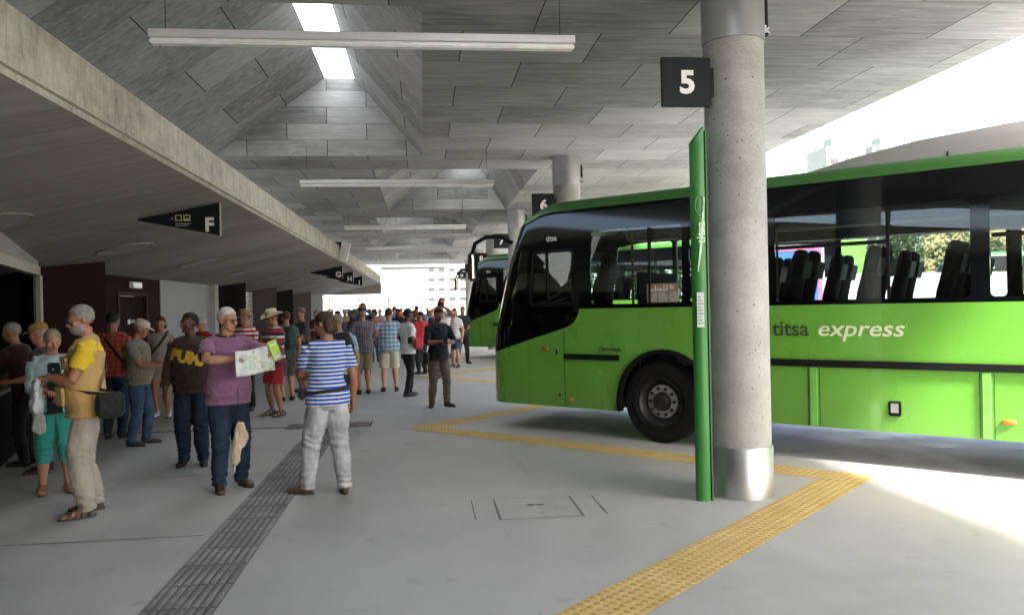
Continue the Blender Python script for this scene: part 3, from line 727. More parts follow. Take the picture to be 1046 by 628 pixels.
    for x in (1.75, 3.36, 5.0): panel('pillar_moulding', rect(x-.035, x+.035, .37, .995), m_mould, b, .001, .018)
    for x, z0, z1 in ((-1.5, .37, 1.40), (-.72, .36, .5), (1.69, .37, .99), (1.81, .37, .99), (3.30, .37, .99), (3.42, .37, .99)):
        bm = BM(); box(bm, x-.003, x+.003, -.0035, .01, z0, z1); link('panel_seam', bm, m_joint, body)
    for cx_ in (-.04, 6.15):
        bm = BM(); n = 24; z0 = .36; a0 = math.asin((z0-.5)/.64)
        for k in range(n):
            a = a0+(math.pi-2*a0)*k/n; c_ = a0+(math.pi-2*a0)*(k+1)/n
            P_ = [(cx_+r_*math.cos(q), y_, .5+r_*math.sin(q)) for q in (a, c_) for r_ in (.60, .655) for y_ in (-.03, .03)]
            v = [bm.verts.new(p) for p in P_]
            for f in ((0, 2, 6, 4), (1, 5, 7, 3), (2, 3, 7, 6), (0, 4, 5, 1)): bm.faces.new([v[i] for i in f])
            if k == 0: bm.faces.new([v[i] for i in (0, 1, 3, 2)])
            if k == n-1: bm.faces.new([v[i] for i in (4, 6, 7, 5)])
        bmesh.ops.remove_doubles(bm, verts=bm.verts[:], dist=1e-5); bmesh.ops.recalc_face_normals(bm, faces=bm.faces[:])
        ar = link('wheel_arch', bm, m_black, b, True)
        bm = BM(); lathe(bm, [(.63, 0), (.63, .5)], 24, Matrix.Translation((cx_, .52, .5)) @ Matrix.Rotation(R(90), 4, 'X'), 0, math.pi)
        link('liner', bm, m_int, ar)
        for side in (0, 1):
            Mw = Matrix.Translation((cx_-.08, .03 if side == 0 else BW-.03, .505)) @ Matrix.Rotation(R(90 if side == 0 else -90), 4, 'X')
            bm = BM(); lathe(bm, [(.30, -.25), (.44, -.27), (.485, -.25), (.505, -.2), (.505, -.06), (.485, -.015), (.44, .0), (.36, -.002), (.305, -.015), (.29, -.03), (.29, -.25)], 56, Mw); wh = link('wheel', bm, m_rubber, b, True)
            bm = BM(); lathe(bm, [(.300, -.012), (.288, -.012), (.262, -.05), (.222, -.10), (.16, -.09), (.110, -.085), (.105, -.02), (.095, .0), (.05, .008), (.001, .010)], 48, Mw, caps=(0, 1))
            rim = link('rim', bm, plain('wheel_rim_grey', (.012, .012, .013), .5, 0, .4, 10), wh, True)
            bm = BM(); lathe(bm, [(.118, -.086), (.122, -.068), (.198, -.072), (.206, -.095)], 48, Mw, caps=(0, 0)); link('bolt_ring', bm, plain('worn_light_metal', (.30, .30, .30), .5, 0, .25, 20), rim, True)
            bm = BM()
            for k in range(10):
                a = k*2*math.pi/10; Mb = Mw @ Matrix.Translation((.163*math.cos(a), .163*math.sin(a), -.071)); lathe(bm, [(.019, 0), (.018, .022), (.001, .024)], 10, Mb)
            link('wheel_nuts', bm, m_black, rim, True)
            bm = BM(); lathe(bm, [(.335, -.004), (.34, .004), (.352, .004), (.357, -.004)], 48, Mw, caps=(0, 0)); lathe(bm, [(.452, -.006), (.456, .001), (.466, -.003)], 48, Mw, caps=(0, 0)); link('sidewall_rib', bm, m_rubber, wh, True)
    # lock box, lamps, door button, filler etc.
    bm = BM(); rbox(bm, 2.49, 2.61, -.012, .0, .525, .675, .01); h = link('lock', bm, m_black, b)
    bm = BM(); rbox(bm, 2.515, 2.585, -.016, -.0125, .56, .655, .004, seg=1); link('plate', bm, plain('lock_metal', (.42, .42, .43), .4, .4), h)
    for x, z in ((3.53, .535), (-1.40, .46), (-1.80, 1.13)):
        bm = BM(); ell(bm, (x, -.004, z), (.062 if x > 0 else .045, .018, .026)); link('side_lamp', bm, m_amber, b, True)
    bm = BM(); rbox(bm, -1.86, -1.82, -.01, 0, 1.11, 1.15, .004); rbox(bm, -1.64, -1.61, -.01, 0, 1.06, 1.12, .004); rbox(bm, -1.60, -1.57, -.01, 0, .5, .54, .004); link('door_lock', bm, m_black, b)
    # lettering: side name, panel name and maker's name
    def side_text(s_, x, z, size, m, bold=.0, shear=0, sx=1.0, y=-.0025):
        tb = text_bm(s_, size, .001, bold, shear, sx=sx); tb.transform(Matrix.Translation((x, y, z)) @ UP); return link('lettering', tb, m, b)
    side_text('titsa', 1.31, 1.33, .235, m_dgtext, .003)
    side_text('express', 1.785, 1.33, .235, plain('cream_lettering', (.72, .78, .55), .5), .002, .22, 1.17)
    tb = text_bm('titsa', .115, .001, .002)
    tb.transform(Matrix.Translation((-1.80, -.001, 2.575)) @ UP); o = link('lettering', tb, m_white, b)
    for v in o.data.vertices:
        q = BF(v.co.x, v.co.z, .005 if v.co.y > -.0015 else .007); v.co = q
    side_text('Castrosua', -.98, 1.12, .075, m_dgtext, .002, .3, 1.1)
    # poster behind the first side window
    bm = BM(); box(bm, -.25, .17, .003, .005, 1.72, 1.95); po = link('notice', bm, plain('notice_print', (.30, .22, .17), .6), b)
    bm = BM(); box(bm, -.23, .03, .0012, .0028, 1.865, 1.877)
    for x_, h_ in ((-.22, .03), (-.18, .02), (-.14, .055), (-.10, .02), (-.06, .02), (-.02, .06), (.02, .065), (.07, .06), (.10, .045)): box(bm, x_, x_+.014, .0012, .0028, 1.877, 1.877+h_*.9)
    link('lettering', bm, m_white, po)
    for x_ in (-.23, -.09, .05):
        bm = BM(); box(bm, x_, x_+.12, .0012, .0028, 1.735, 1.85); link('picture', bm, plain('notice_pictures', (.40, .36, .33), .6, 0, .6, 40), po)
    # interior
    bm = BM(); box(bm, -2.6, 9.2, .58, 1.92, .64, .92)
    for xa, xb in ((-2.6, -.72), (.66, 5.45), (6.86, 9.2)): box(bm, xa, xb, .06, .579, .641, .919); box(bm, xa, xb, 1.921, 2.44, .641, .919)
    for xa, xb in ((-.72, .66), (5.45, 6.86)): box(bm, xa, xb, .06, .579, 1.15, 1.17); box(bm, xa, xb, 1.921, 2.44, 1.15, 1.17)
    link('cabin_floor', bm, m_int, b)
    bm = BM(); box(bm, .68, 5.45, .06, 2.44, .38, .62); box(bm, -2.5, -.72, .1, 2.4, .38, .62); box(bm, 6.9, 9.2, .06, 2.44, .38, .62); link('underbody', bm, m_int, b)
    bm = BM(); box(bm, -2.2, 9.2, .05, .06, 1.18, 1.68); box(bm, -2.2, 9.2, 2.44, 2.45, 1.18, 1.68); link('wall_lining', bm, m_int, b)
    for y0, y1 in ((.10, .50), (2.0, 2.4)):
        bm = BM(); rbox(bm, -.6, 9.1, y0, y1, 2.50, 2.72, .03); link('luggage_rack', bm, m_intgrey, b)
    bm = BM(); box(bm, -1.4, 9.2, .12, 2.38, 2.84, 2.86); link('headlining', bm, m_intgrey, b)
    bm = BM(); rbox(bm, -2.65, -2.1, .25, 2.25, .92, 1.36, .08); rbox(bm, -2.35, -2.12, .35, 1.05, 1.3, 1.50, .06); link('dashboard', bm, m_int, b, True)
    bm = BM(); lathe(bm, [(.24+.016*math.cos(k*math.pi/4), .016*math.sin(k*math.pi/4)) for k in range(9)], 28, Matrix.Translation((-2.0, .68, 1.52)) @ Matrix.Rotation(R(-32), 4, 'Y')); link('steering_wheel', bm, m_black, b, True)
    def seat(x, y, first=None, h=0.0):
        if first is None:
            bm = BM()
            rbox(bm, -.24, .22, -.21, .21, .38, .50, .05)                                     # cushion
            tube(bm, [(.20, 0, .44), (.27, 0, .62), (.30, 0, .85), (.36, 0, 1.1), (.385, 0, 1.24), (.405, 0, 1.33), (.41, 0, 1.36)], [(.2, .08), (.215, .085), (.215, .075), (.20, .07), (.175, .075), (.14, .06), (.08, .03)], 14, side=(0, 1, 0))
            box(bm, -.05, .1, -.18, -.14, 0, .4); box(bm, -.05, .1, .14, .18, 0, .4)
            o = link('seat', bm, m_seat, b, True)
            q = bmesh.new(); rbox(q, .056, .078, -.13, .13, .60, .80, .01); q.transform(Matrix.Translation((.25, 0, .46)) @ Matrix.Rotation(R(12), 4, 'Y')); link('back_plate', q, m_seatg, o)
        else:
            o = first.copy(); C.objects.link(o); o.parent = b
            for ch in first.children: k_ = ch.copy(); C.objects.link(k_); k_.parent = o
        o.location = (x, y, .92+h); return o
    s0 = None
    for i, x in enumerate((.35, 1.12, 1.90, 2.66, 3.42, 4.2, 5.0, 5.8, 6.6, 7.4, 8.2)):
        for y in (.36, .80, 1.72, 2.14):
            if x > 6 and y in (.8, 1.72): continue
            s0_ = seat(x, y, s0); s0 = s0 or s0_
    seat(-1.55, .62, s0, .1)
    bm = BM(); box(bm, -.45, -.42, .12, 1.1, .92, 2.1); link('partition', bm, m_int, b)
    bm = BM(); 
    for x, y in ((-.5, 1.25), (-.5, .1), (.9, 1.3)): tube(bm, [(x, y, .92), (x, y, 2.84)], .016, 8)
    link('grab_pole', bm, plain('yellow_green_pole', (.3, .4, .1), .4), b)
    # mirror arm and mirror
    bm = BM(); tube(bm, [(-2.42, .10, 2.60), (-2.58, .0, 2.70), (-2.80, -.04, 2.70), (-2.99, -.05, 2.62), (-3.04, -.05, 2.50)], [.03, .034, .034, .032, .028], 10); ma = link('mirror_arm', bm, m_black, b, True)
    bm = BM(); rbox(bm, -.045, .045, -.075, .075, -.22, .20, .03); bm.transform(Matrix.Translation((-3.04, -.05, 2.30)) @ Matrix.Rotation(R(-20), 4, 'Z')); link('mirror_housing', bm, m_black, ma, True)
    bm = BM(); rbox(bm, .046, .050, -.045, .045, -.18, .16, .003, seg=1); bm.transform(Matrix.Translation((-3.04, -.05, 2.30)) @ Matrix.Rotation(R(-20), 4, 'Z')); link('mirror_glass', bm, plain('mirror_glass', (.8, .8, .8), .03, 1), ma)
    # wiper and headlamp
    bm = BM(); tube(bm, [(-2.95, .5, 1.20), (-2.93, 1.2, 1.26), (-2.78, 1.25, 1.9)], .012, 6); link('wiper', bm, m_black, b)
    for u_ in (U2-.25, U3+.25):
        panel('headlamp', rect(u_-.2, u_+.2, .66, .84, .06), plain('lamp_glass', (.7, .72, .75), .1), b, .001, .02)
    return b
def copy_tree(o, parent=None):
    c_ = o.copy(); C.objects.link(c_); c_.parent = parent
    for ch in list(o.children): copy_tree(ch, c_)
    return c_
bus1 = make_bus('large green coach parked close by with black window band, nose pointing left')
bus1['group'] = 'green buses parked at the bays'
bus1.location = (2.85+.05, 9.33+.05, 0); bus1.rotation_euler = (0, 0, R(-45))
bus2 = copy_tree(bus1); bus2['label'] = 'farther green bus, its nose showing left of the near bus mirror'
bus2.location = (3.29, 24.7, 0); bus2.scale = (1, 1, 1.09)
bus3 = copy_tree(bus1); bus3['label'] = 'green bus outside, glimpsed through the near bus side windows'
bus3.location = (19.5, 23, 0); bus3.rotation_euler = (0, 0, R(-12))

# ------------------------------------------------------------------ people
def V(*a): return Vector(a)
def at_px(px, Y, py=370):
    # concourse position seen under a given image column at depth Y
    d = fw + rt*((px-523)/F_PX) - up*((py-314)/F_PX); return (d.x*Y/d.y, Y)
def ik(a, t, l1, l2, pole):
    a = Vector(a); t = Vector(t); d = t - a; L = d.length
    if L > (l1+l2)*.998: d = d*((l1+l2)*.998/L); L = d.length; t = a + d
    u = d.normalized(); k = (l1*l1 - l2*l2 + L*L)/(2*L); h = math.sqrt(max(l1*l1-k*k, 0))
    p = Vector(pole); p = (p - u*p.dot(u)).normalized()
    return a + u*k + p*h, t
SKL = skin('light_skin', (.46, .235, .155)); SKT = skin('tanned_skin', (.36, .165, .095)); SKD = skin('dark_skin', (.095, .042, .026)); SKM = skin('olive_skin', (.30, .145, .085))
HW = hairm('white_hair', (.55, .54, .52)); HG = hairm('grey_hair', (.24, .23, .21)); HB = hairm('brown_hair', (.055, .032, .02)); HK = hairm('black_hair', (.009, .008, .008)); HBl = hairm('blonde_hair', (.30, .21, .10))
m_eyew = plain('eye_white', (.6, .58, .55), .3); m_iris = plain('dark_iris', (.02, .015, .012), .2); m_lip = plain('lips', (.30, .10, .08), .5)
m_gls = plain('glasses_frame', (.02, .015, .015), .3); m_sole = plain('shoe_sole', (.03, .027, .025), .8)
m_lens = glass('sunglass_lens', (.12, .11, .10)); m_lensc = glass('clear_lens', (.8, .8, .8), refl=.5)
def person(label, loc, face, H=1.72, look=(0, 0), lean=0.0, lh=None, rh=None, lp=(-.5, -1, -.2), rp=(.5, -1, -.2), feet=((-.055, 0), (.055, 0)), fyaw=(10, -10),
           sk=None, hair='short', hm=None, top=None, sleeve=.6, hem=.485, bot=None, leg=1.0, loose=1.0, shoe=None, sandal=None, hat=None, belly=0.0, wide=1.0,
           near=False, glasses=None, beard=None, collar=None, curl=(.35, .35), hdir=(None, None), group=None, female=False, sock=None, tuck=False, twist=0.0, vox=None):
    sk = sk or SKL; hm = hm or HB; bot = bot or cloth('dark_trousers', (.03, .03, .035)); top = top or cloth('grey_top', (.2, .2, .2))
    root = empty('person', (loc[0], loc[1], 0), R(face)); tag(root, label, 'person', group)
    q = lambda x, y, z: Vector((x*H, y*H, z*H))
    vx = vox or (.0085 if near else .02); sd = hash(label) % 97 if False else sum(map(ord, label)) % 97
    hipz = .515
    LM = Matrix.Translation(q(0, 0, hipz)) @ Matrix.Rotation(-R(lean), 4, 'X') @ Matrix.Rotation(R(twist), 4, 'Z') @ Matrix.Translation(-q(0, 0, hipz))
    up_ = lambda v: LM @ v
    shw = (.100 if not female else .090)*wide
    sh = [up_(q(s*shw, -.004, .800)) for s in (-1, 1)]
    ua, fa = .172*H, .150*H
    hands = []
    for i, (tg, pole) in enumerate(((lh, lp), (rh, rp))):
        s = -1 if i == 0 else 1
        if tg is None: tg = (s*(.145*wide), .03, .495); 
        T_ = up_(q(*tg)) if lean and tg[2] > .55 and False else q(*tg)
        e, w_ = ik(sh[i], T_, ua, fa, pole); hands.append((sh[i], e, w_))
    hips = [q(s*.047, 0, .50) for s in (-1, 1)]; th, sn = .235*H, .232*H
    ank = []; kn = []
    for i in range(2):
        a = q(feet[i][0]*1.0, feet[i][1]-.012, .042 if len(feet[i]) < 3 else feet[i][2])
        fd = Vector((math.sin(-R(fyaw[i])), math.cos(R(fyaw[i])), 0)); k, a = ik(hips[i], a, th, sn, (fd.x*.5, 1, 0)); ank.append((a, fd)); kn.append(k)
    tor = [(.470, .070, .055, 0), (.500, .093, .066, -.004), (.545, .095, .067, -.003), (.60, .084, .058, 0), (.65, .083, .058, .002), (.70, .089, .063, .003), (.75, .097, .066, .002), (.79, .094, .060, -.004), (.815, .070, .048, -.008), (.832, .046, .040, -.010)]
    if female: tor = [(z, a*(1.03 if z < .57 else .88 if z < .7 else .92), b*(1.03 if z < .57 else .95), y) for z, a, b, y in tor]
    def torso(bm, off=0.0, z0=.470, z1=.84, wid=1.0):
        P_ = []; Rr = []
        for z, a, b, y in tor:
            if z < z0-.001 or z > z1: continue
            bl = belly*math.exp(-((z-.60)/.065)**2)
            P_.append(up_(q(0, y + bl*.5, z))); Rr.append((a*H*wide*wid + bl*.35*H + off, (b + bl*.55)*H + off))
        if z0 < .469:
            P_[0:1] = [q(0, -.003, z0), q(0, -.003, .475)]; Rr[0:1] = [(tor[1][1]*H*wide*wid + off*1.25, tor[1][2]*H + off*1.25 + .018)]*2
        tube(bm, P_, Rr, 20, side=LM.to_3x3() @ Vector((1, 0, 0)))
    bm = bmesh.new(); torso(bm)
    neck0 = up_(q(0, -.012, .80)); hp = up_(q(0, .004, .868))
    tube(bm, [neck0, up_(q(0, -.008, .84)), hp + q(0, -.002, .0), hp + q(0, -.002, .03)], [.044*H, .036*H, .033*H, .032*H], 14)
    HM = Matrix.Translation(hp) @ Matrix.Rotation(R(look[0]), 4, 'Z') @ Matrix.Rotation(R(look[1]), 4, 'X') @ Matrix.Scale(H*1.0, 4)
    hb = bmesh.new()
    ell(hb, (0, -.006, .080), (.0445, .056, .052)); ell(hb, (0, .014, .048), (.0365, .040, .044)); ell(hb, (0, .028, .024), (.024, .024, .020))
    ell(hb, (0, .033, .072), (.035, .018, .030)); ell(hb, (0, .049, .081), (.026, .008, .008), sub=2)
    tube(hb, [(0, .050, .078), (0, .060, .064), (0, .066, .053), (0, .052, .047)], [(.006, .006), (.007, .007), (.0095, .008), (.006, .004)], 8)
    ell(hb, (0, .050, .034), (.013, .008, .009), sub=2); ell(hb, (0, .046, .014), (.013, .010, .009), sub=2)
    for s in (-1, 1): ell(hb, (s*.0455, -.004, .062), (.0055, .011, .0165), sub=2); ell(hb, (s*.026, .038, .054), (.013, .012, .014), sub=2)
    merge(bm, hb, HM)
    for s_, e, w_ in hands:
        d = (w_-e).normalized()
        tube(bm, [s_ + (s_-e).normalized()*.0, s_*.55 + e*.45, e - (e-s_)*.04, e + d*.02*H, e + d*.05*H, w_*.75 + e*.25, w_], [.036*H, .029*H, .0245*H, .0245*H, .0255*H, .019*H, (.0175*H, .0145*H)], 12)
    for i in range(2):
        a, fd = ank[i]; k = kn[i]; h = hips[i]
        tube(bm, [h + q(0, 0, .02), h*.7 + k*.3, k + (h-k)*.1, k, k + (a-k)*.25, k + (a-k)*.45, a + (k-a)*.12, a], [.052*H, .053*H, .036*H, .034*H, .036*H, .033*H, .021*H, .021*H], 12)
        tube(bm, [a - fd*.020*H + q(0, 0, -.012), a + q(0, 0, -.004), a + fd*.04*H + q(0, 0, -.016), a + fd*.085*H + q(0, 0, -.027), a + fd*.115*H + q(0, 0, -.031)],
             [(.018*H, .020*H), (.021*H, .026*H), (.023*H, .018*H), (.027*H, .012*H), (.020*H, .008*H)], 10, side=Vector((fd.y, -fd.x, 0)))
    # palms
    HF = []
    for i, (s_, e, w_) in enumerate(hands):
        d = hdir[i]; d = Vector(d).normalized() if d else (w_-e).normalized(); s = -1 if i == 0 else 1
        ref = Vector((-s, .15, 0)) if d.z < -.6 else (Vector((0, 0, -1)) if abs(d.z) < .6 else Vector((0, 1, 0)))
        pn = (ref - d*ref.dot(d)).normalized(); sd_ = d.cross(pn).normalized()
        tm = Vector((0, 1, 0)) if d.z < -.6 else Vector((-s, .3, .5))
        if sd_.dot(tm) < 0: sd_ = -sd_          # side of the thumb
        tube(bm, [w_ - d*.01*H, w_ + d*.02*H, w_ + d*.05*H, w_ + d*.056*H], [(.0165*H, .013*H), (.021*H, .0125*H), (.024*H, .0115*H), (.020*H, .009*H)], 12, side=sd_)
        HF.append((w_, d, pn, sd_, curl[i]))
    me = remesh(bm, vx if near else .016, 2)
    bm = bmesh.new(); bm.from_mesh(me); bpy.data.meshes.remove(me)
    for w_, d, pn, sd_, cu in HF:
        for k, (L, o_) in enumerate(((.036, .0175), (.043, .0062), (.040, -.0055), (.031, -.0165))):
            p = w_ + d*.050*H + sd_*o_*H; pts = [p - d*.012*H, p]; ang = cu*.5
            for seg in (.42, .32, .26):
                dd = d*math.cos(ang) + pn*math.sin(ang) + sd_*(o_*4); p = p + dd.normalized()*L*seg*H; pts.append(p); ang += cu*1.25
            tube(bm, pts, [.0050*H, .0051*H, .0047*H, .0043*H, .0034*H], 8 if near else 6)
        p = w_ + d*.012*H + sd_*.016*H; d2 = (d*.7 + sd_*.65 + pn*.35).normalized(); d3 = (d + sd_*.15 + pn*(.3+cu*.5)).normalized()
        tube(bm, [p, p + d2*.022*H, p + d2*.022*H + d3*.018*H, p + d2*.022*H + d3*.032*H], [.0075*H, .0062*H, .0055*H, .004*H], 8 if near else 6)
    body = link('body', bm, sk, root, True, 0)
    # ---- clothes
    o1 = .012 if near else .014
    bm = bmesh.new(); torso(bm, o1+.015, z0=min(hem-.05, .46), z1=.84, wid=1.03)
    tube(bm, [sh[0] + q(0, 0, .004), up_(q(0, -.010, .812)), sh[1] + q(0, 0, .004)], [.036*H, .046*H, .036*H], 14)
    for s_, e, w_ in hands:
        pts = [s_ + (s_-e).normalized()*.004*H]; rr = [.041*H]
        full = [(s_*.6+e*.4, .037*H), (e + (s_-e)*.04, .033*H)]
        if sleeve <= 1.05: pts += [s_ + (e-s_)*sleeve*.5, s_ + (e-s_)*sleeve]; rr += [.040*H*loose**.5, .039*H*loose**.5]
        else:
            pts += [full[0][0], full[1][0], e + (w_-e)*.3, e + (w_-e)*(sleeve-1)]; rr += [.037*H, .033*H, .031*H, .024*H]
        tube(bm, pts, rr, 14)
    me = remesh(bm, vx*1.15, 3); wrinkle(me, .013 if near else .013, (9, 9, 16), sd)
    # open lower hem looks: pull hem ring inwards a little is left to the remesh
    LMi = LM.inverted(); hz = (hem if not tuck else .53)*H
    def cs(c_):
        if (LMi @ c_).z < hz and (abs(c_.x) < .135*H*wide): 
            for s_, e, w_ in hands:
                for a_, b_ in ((s_, e), (e, w_)):
                    ab = b_-a_; t_ = max(0, min(1, (c_-a_).dot(ab)/ab.length_squared))
                    if sleeve > 1.05 and (a_+ab*t_-c_).length < .034*H and (c_-up_(q(0, 0, .5))).xy.length > .10*H: return False
            return True
        for s_, e, w_ in hands:
            a_, b_, k_ = (s_, e, sleeve) if sleeve <= 1.05 else (e, w_, sleeve-1)
            ab = b_-a_; t_ = (c_-a_).dot(ab)/ab.length_squared
            if t_ > k_-.04 and t_ < k_+.3 and (a_+ab*t_-c_).length < .06*H: return True
        return False
    cut(me, cs); shirt = put('shirt', me, top, root, True, 0)
    if collar:
        bm = bmesh.new(); n = 20
        pr = []
        for k in range(n+1):
            a = R(100 + 340*k/n); pr.append(up_(q(.043*math.cos(a)*1.05, -.008 + .044*math.sin(a), .842 + .014*(1 - math.sin(a))*.6)))
        tube(bm, pr, [(.006*H, .014*H)]*(n+1), 8, side=(0, 0, 1)); link('collar', bm, collar, shirt, True, 0)
    # trousers
    bm = bmesh.new()
    P_ = []; Rr = []
    for z, a, b, y in tor[:4 if tuck else 3]:
        bl = belly*math.exp(-((z-.60)/.06)**2)*.4; P_.append(up_(q(0, y+bl*.5, z)) if z > .52 else q(0, y, z)); Rr.append((a*H*wide*1.0 + .009, (b+bl*.5)*H + .009))
    tube(bm, P_, Rr, 20)
    for i in range(2):
        a, fd = ank[i]; k = kn[i]; h = hips[i]
        L = [(h + q(0, 0, .010), .056), (h*.65 + k*.35, .059*loose**.5), (k + (h-k)*.12, .047*loose), (k + (a-k)*.15, .044*loose), (k + (a-k)*.5, .042*loose), (a + (k-a)*.12, .034*loose), (a + q(0, 0, -.012), .036*loose)]
        if leg < .99:
            if leg <= .5: L = L[:2] + [(h + (k-h)*leg*2*.98, .054*loose)]
            else: t_ = (leg-.5)*2; L = L[:4] + [(k + (a-k)*(.15+t_)*.5, .041*loose), (k + (a-k)*t_, .039*loose)]
        tube(bm, [p for p, r_ in L], [r_*H*(1.04 if female and j < 2 else 1) for j, (p, r_) in enumerate(L)], 14)
    me = remesh(bm, vx*1.15, 3)
    kz = kn[0].z; az = ank[0][0].z
    def fold(c_): # horizontal creases at the knee and above the shoe
        w1 = math.exp(-((c_.z-kz)/.10)**2) + (1.3*math.exp(-((c_.z-az-.05)/.09)**2) if leg > .95 else 0)
        return math.sin(c_.z*95 + 5*noise.noise(c_*7) + c_.x*20)*.0055*w1
    wrinkle(me, .012 if near else .012, (10, 10, 8), sd+5, fold if near else None)
    if leg < .99:
        def ct(c_):
            for i in range(2):
                a, fd = ank[i]; k = kn[i]; h = hips[i]
                a_, b_, k_ = (h, k, leg*2*.98) if leg <= .5 else (k, a, (leg-.5)*2)
                ab = b_-a_; t_ = (c_-a_).dot(ab)/ab.length_squared
                if t_ > k_-.05 and (a_+ab*t_-c_).length < .085*H: return True
            return False
        cut(me, ct)
    trs = put('shorts' if leg <= .5 else 'trousers', me, bot, root, True, 0)
    # shoes
    for i in range(2):
        a, fd = ank[i]; sdv = Vector((fd.y, -fd.x, 0)); base = Vector((a.x, a.y, a.z - .042*H))
        FM = Matrix(((sdv.x, fd.x, 0, base.x), (sdv.y, fd.y, 0, base.y), (0, 0, 1, base.z), (0, 0, 0, 1)))
        if shoe:
            bm = bmesh.new(); tube(bm, [(0, -.034*H, .022*H), (0, -.018*H, .028*H), (0, .01*H, .030*H), (0, .05*H, .024*H), (0, .09*H, .018*H), (0, .122*H, .014*H)],
                [(.015*H, .016*H), (.024*H, .024*H), (.024*H, .026*H), (.027*H, .019*H), (.028*H, .015*H), (.016*H, .010*H)], 14, side=(1, 0, 0))
            tube(bm, [(0, -.004*H, .03*H), (0, -.004*H, .058*H)], [.026*H, .025*H], 12)
            me = remesh(bm, vx, 2); me.transform(FM); sh_ = put('shoe', me, shoe, root, True, 0)
        if shoe or sandal:
            bm = bmesh.new(); pr = []
            for k in range(22):
                t_ = 2*math.pi*k/22; yy = .044 + .083*math.sin(t_); xx = (.024 + .006*math.sin(t_))*math.cos(t_); pr.append((xx*H, yy*H, 0))
            prism(bm, pr, (0, 0, .011*H)); bm.transform(FM); so_ = link('sole', bm, m_sole, sh_ if shoe else root, True, 40)
            if sandal:
                so_.name = 'sandal'
                bm = bmesh.new()
                for y0, y1, z1 in ((.085, .075, .026), (.05, .035, .046), (-.018, -.008, .052), (.02, .01, .058)):
                    pr = [(math.cos(a_)*.031*H, (y0 + (y1-y0)*max(0, math.sin(a_)))*H, .008*H + math.sin(a_)*z1*H) for a_ in (math.pi*k/12 for k in range(13))]
                    tube(bm, pr, [(.010*H, .0025*H)]*13, 6, side=(0, 1, 0))
                bm.transform(FM); link('straps', bm, sandal, so_, True, 40)
    if sock:
        bm = bmesh.new()
        for a, fd in ank: tube(bm, [a + q(0, 0, -.01), a + q(0, 0, .045)], [.024*H, .0245*H], 12)
        link('socks', bm, sock, root, True)
    # hair
    def shell(fn, amp=.0025):
        hb = bmesh.new(); bmesh.ops.create_icosphere(hb, subdivisions=5 if near else 4, radius=1, matrix=Matrix.Translation((0, -.0085, .0835)) @ Matrix.Diagonal((.0465, .0578, .0545, 1)))
        dl = [v for v in hb.verts if not fn(v.co)]
        bmesh.ops.delete(hb, geom=dl, context='VERTS')
        for v in hb.verts: v.co += (v.co - Vector((0, 0, .08))).normalized()*(noise.noise(v.co*Vector((90, 90, 45)) if False else v.co*75)*amp + amp*.3)
        return hb
    line = lambda c_: c_.z > .040 + (c_.y+.055)*.72 + (.012 if abs(c_.x) > .03 and c_.y > .012 else 0) + .007*noise.noise(c_*55) + .004*noise.noise(c_*140)
    hb = None
    if hair == 'short': hb = shell(line)
    elif hair == 'balding': hb = shell(lambda c_: line(c_) and c_.z < .112 - c_.y*.3)
    elif hair == 'full': hb = shell(lambda c_: c_.z > .030 + (c_.y+.06)*.74 - (.012 if c_.y < .02 else 0) + .007*noise.noise(c_*55) + .005*noise.noise(c_*140), .0026)
    elif hair in ('long', 'pony', 'bob'):
        hb = shell(lambda c_: c_.z > .030 + (c_.y+.06)*.60, .003)
        b2 = bmesh.new()
        if hair == 'pony': tube(b2, [(0, -.055, .095), (0, -.078, .085), (0, -.084, .05), (0, -.078, .012), (0, -.070, -.012)], [.012, .020, .022, .017, .006], 12)
        else:
            zt = -.04 if hair == 'long' else .012
            tube(b2, [(0, -.030, .10), (0, -.038, .05), (0, -.044, .015), (0, -.048, zt)], [(.043, .030), (.050, .030), (.050, .024), (.040, .012)], 14)
        for v in b2.verts: v.co += Vector((1, 1, 0))*noise.noise(v.co*50)*.004
        merge(hb, b2)
    if hb is not None and hat not in ('cowboy', 'cap', 'bucket', 'straw') or (hb is not None and hair in ('long', 'pony', 'bob', 'full')):
        hb.transform(HM); link('hair', hb, hm, root, True, 0)
    elif hb is not None:
        bmesh.ops.delete(hb, geom=[v for v in hb.verts if v.co.z > .108], context='VERTS'); hb.transform(HM); link('hair', hb, hm, root, True, 0)
    if beard:
        hb = bmesh.new(); bmesh.ops.create_icosphere(hb, subdivisions=4, radius=1, matrix=Matrix.Translation((0, .018, .028)) @ Matrix.Diagonal((.038, .043, .034, 1)))
        bmesh.ops.delete(hb, geom=[v for v in hb.verts if v.co.z > .046 or v.co.y < -.004 or (v.co.z > .036 and abs(v.co.x) < .010)], context='VERTS')
        for v in hb.verts: v.co += Vector((0, .4, -.6))*(noise.noise(v.co*70)*.006)
        hb.transform(HM); link('beard', hb, beard, root, True, 0)
        hb = bmesh.new(); tube(hb, [(-.018, .053, .040), (0, .060, .0445), (.018, .053, .040)], [.003, .0055, .003], 8); hb.transform(HM); link('moustache', hb, beard, root, True, 0)
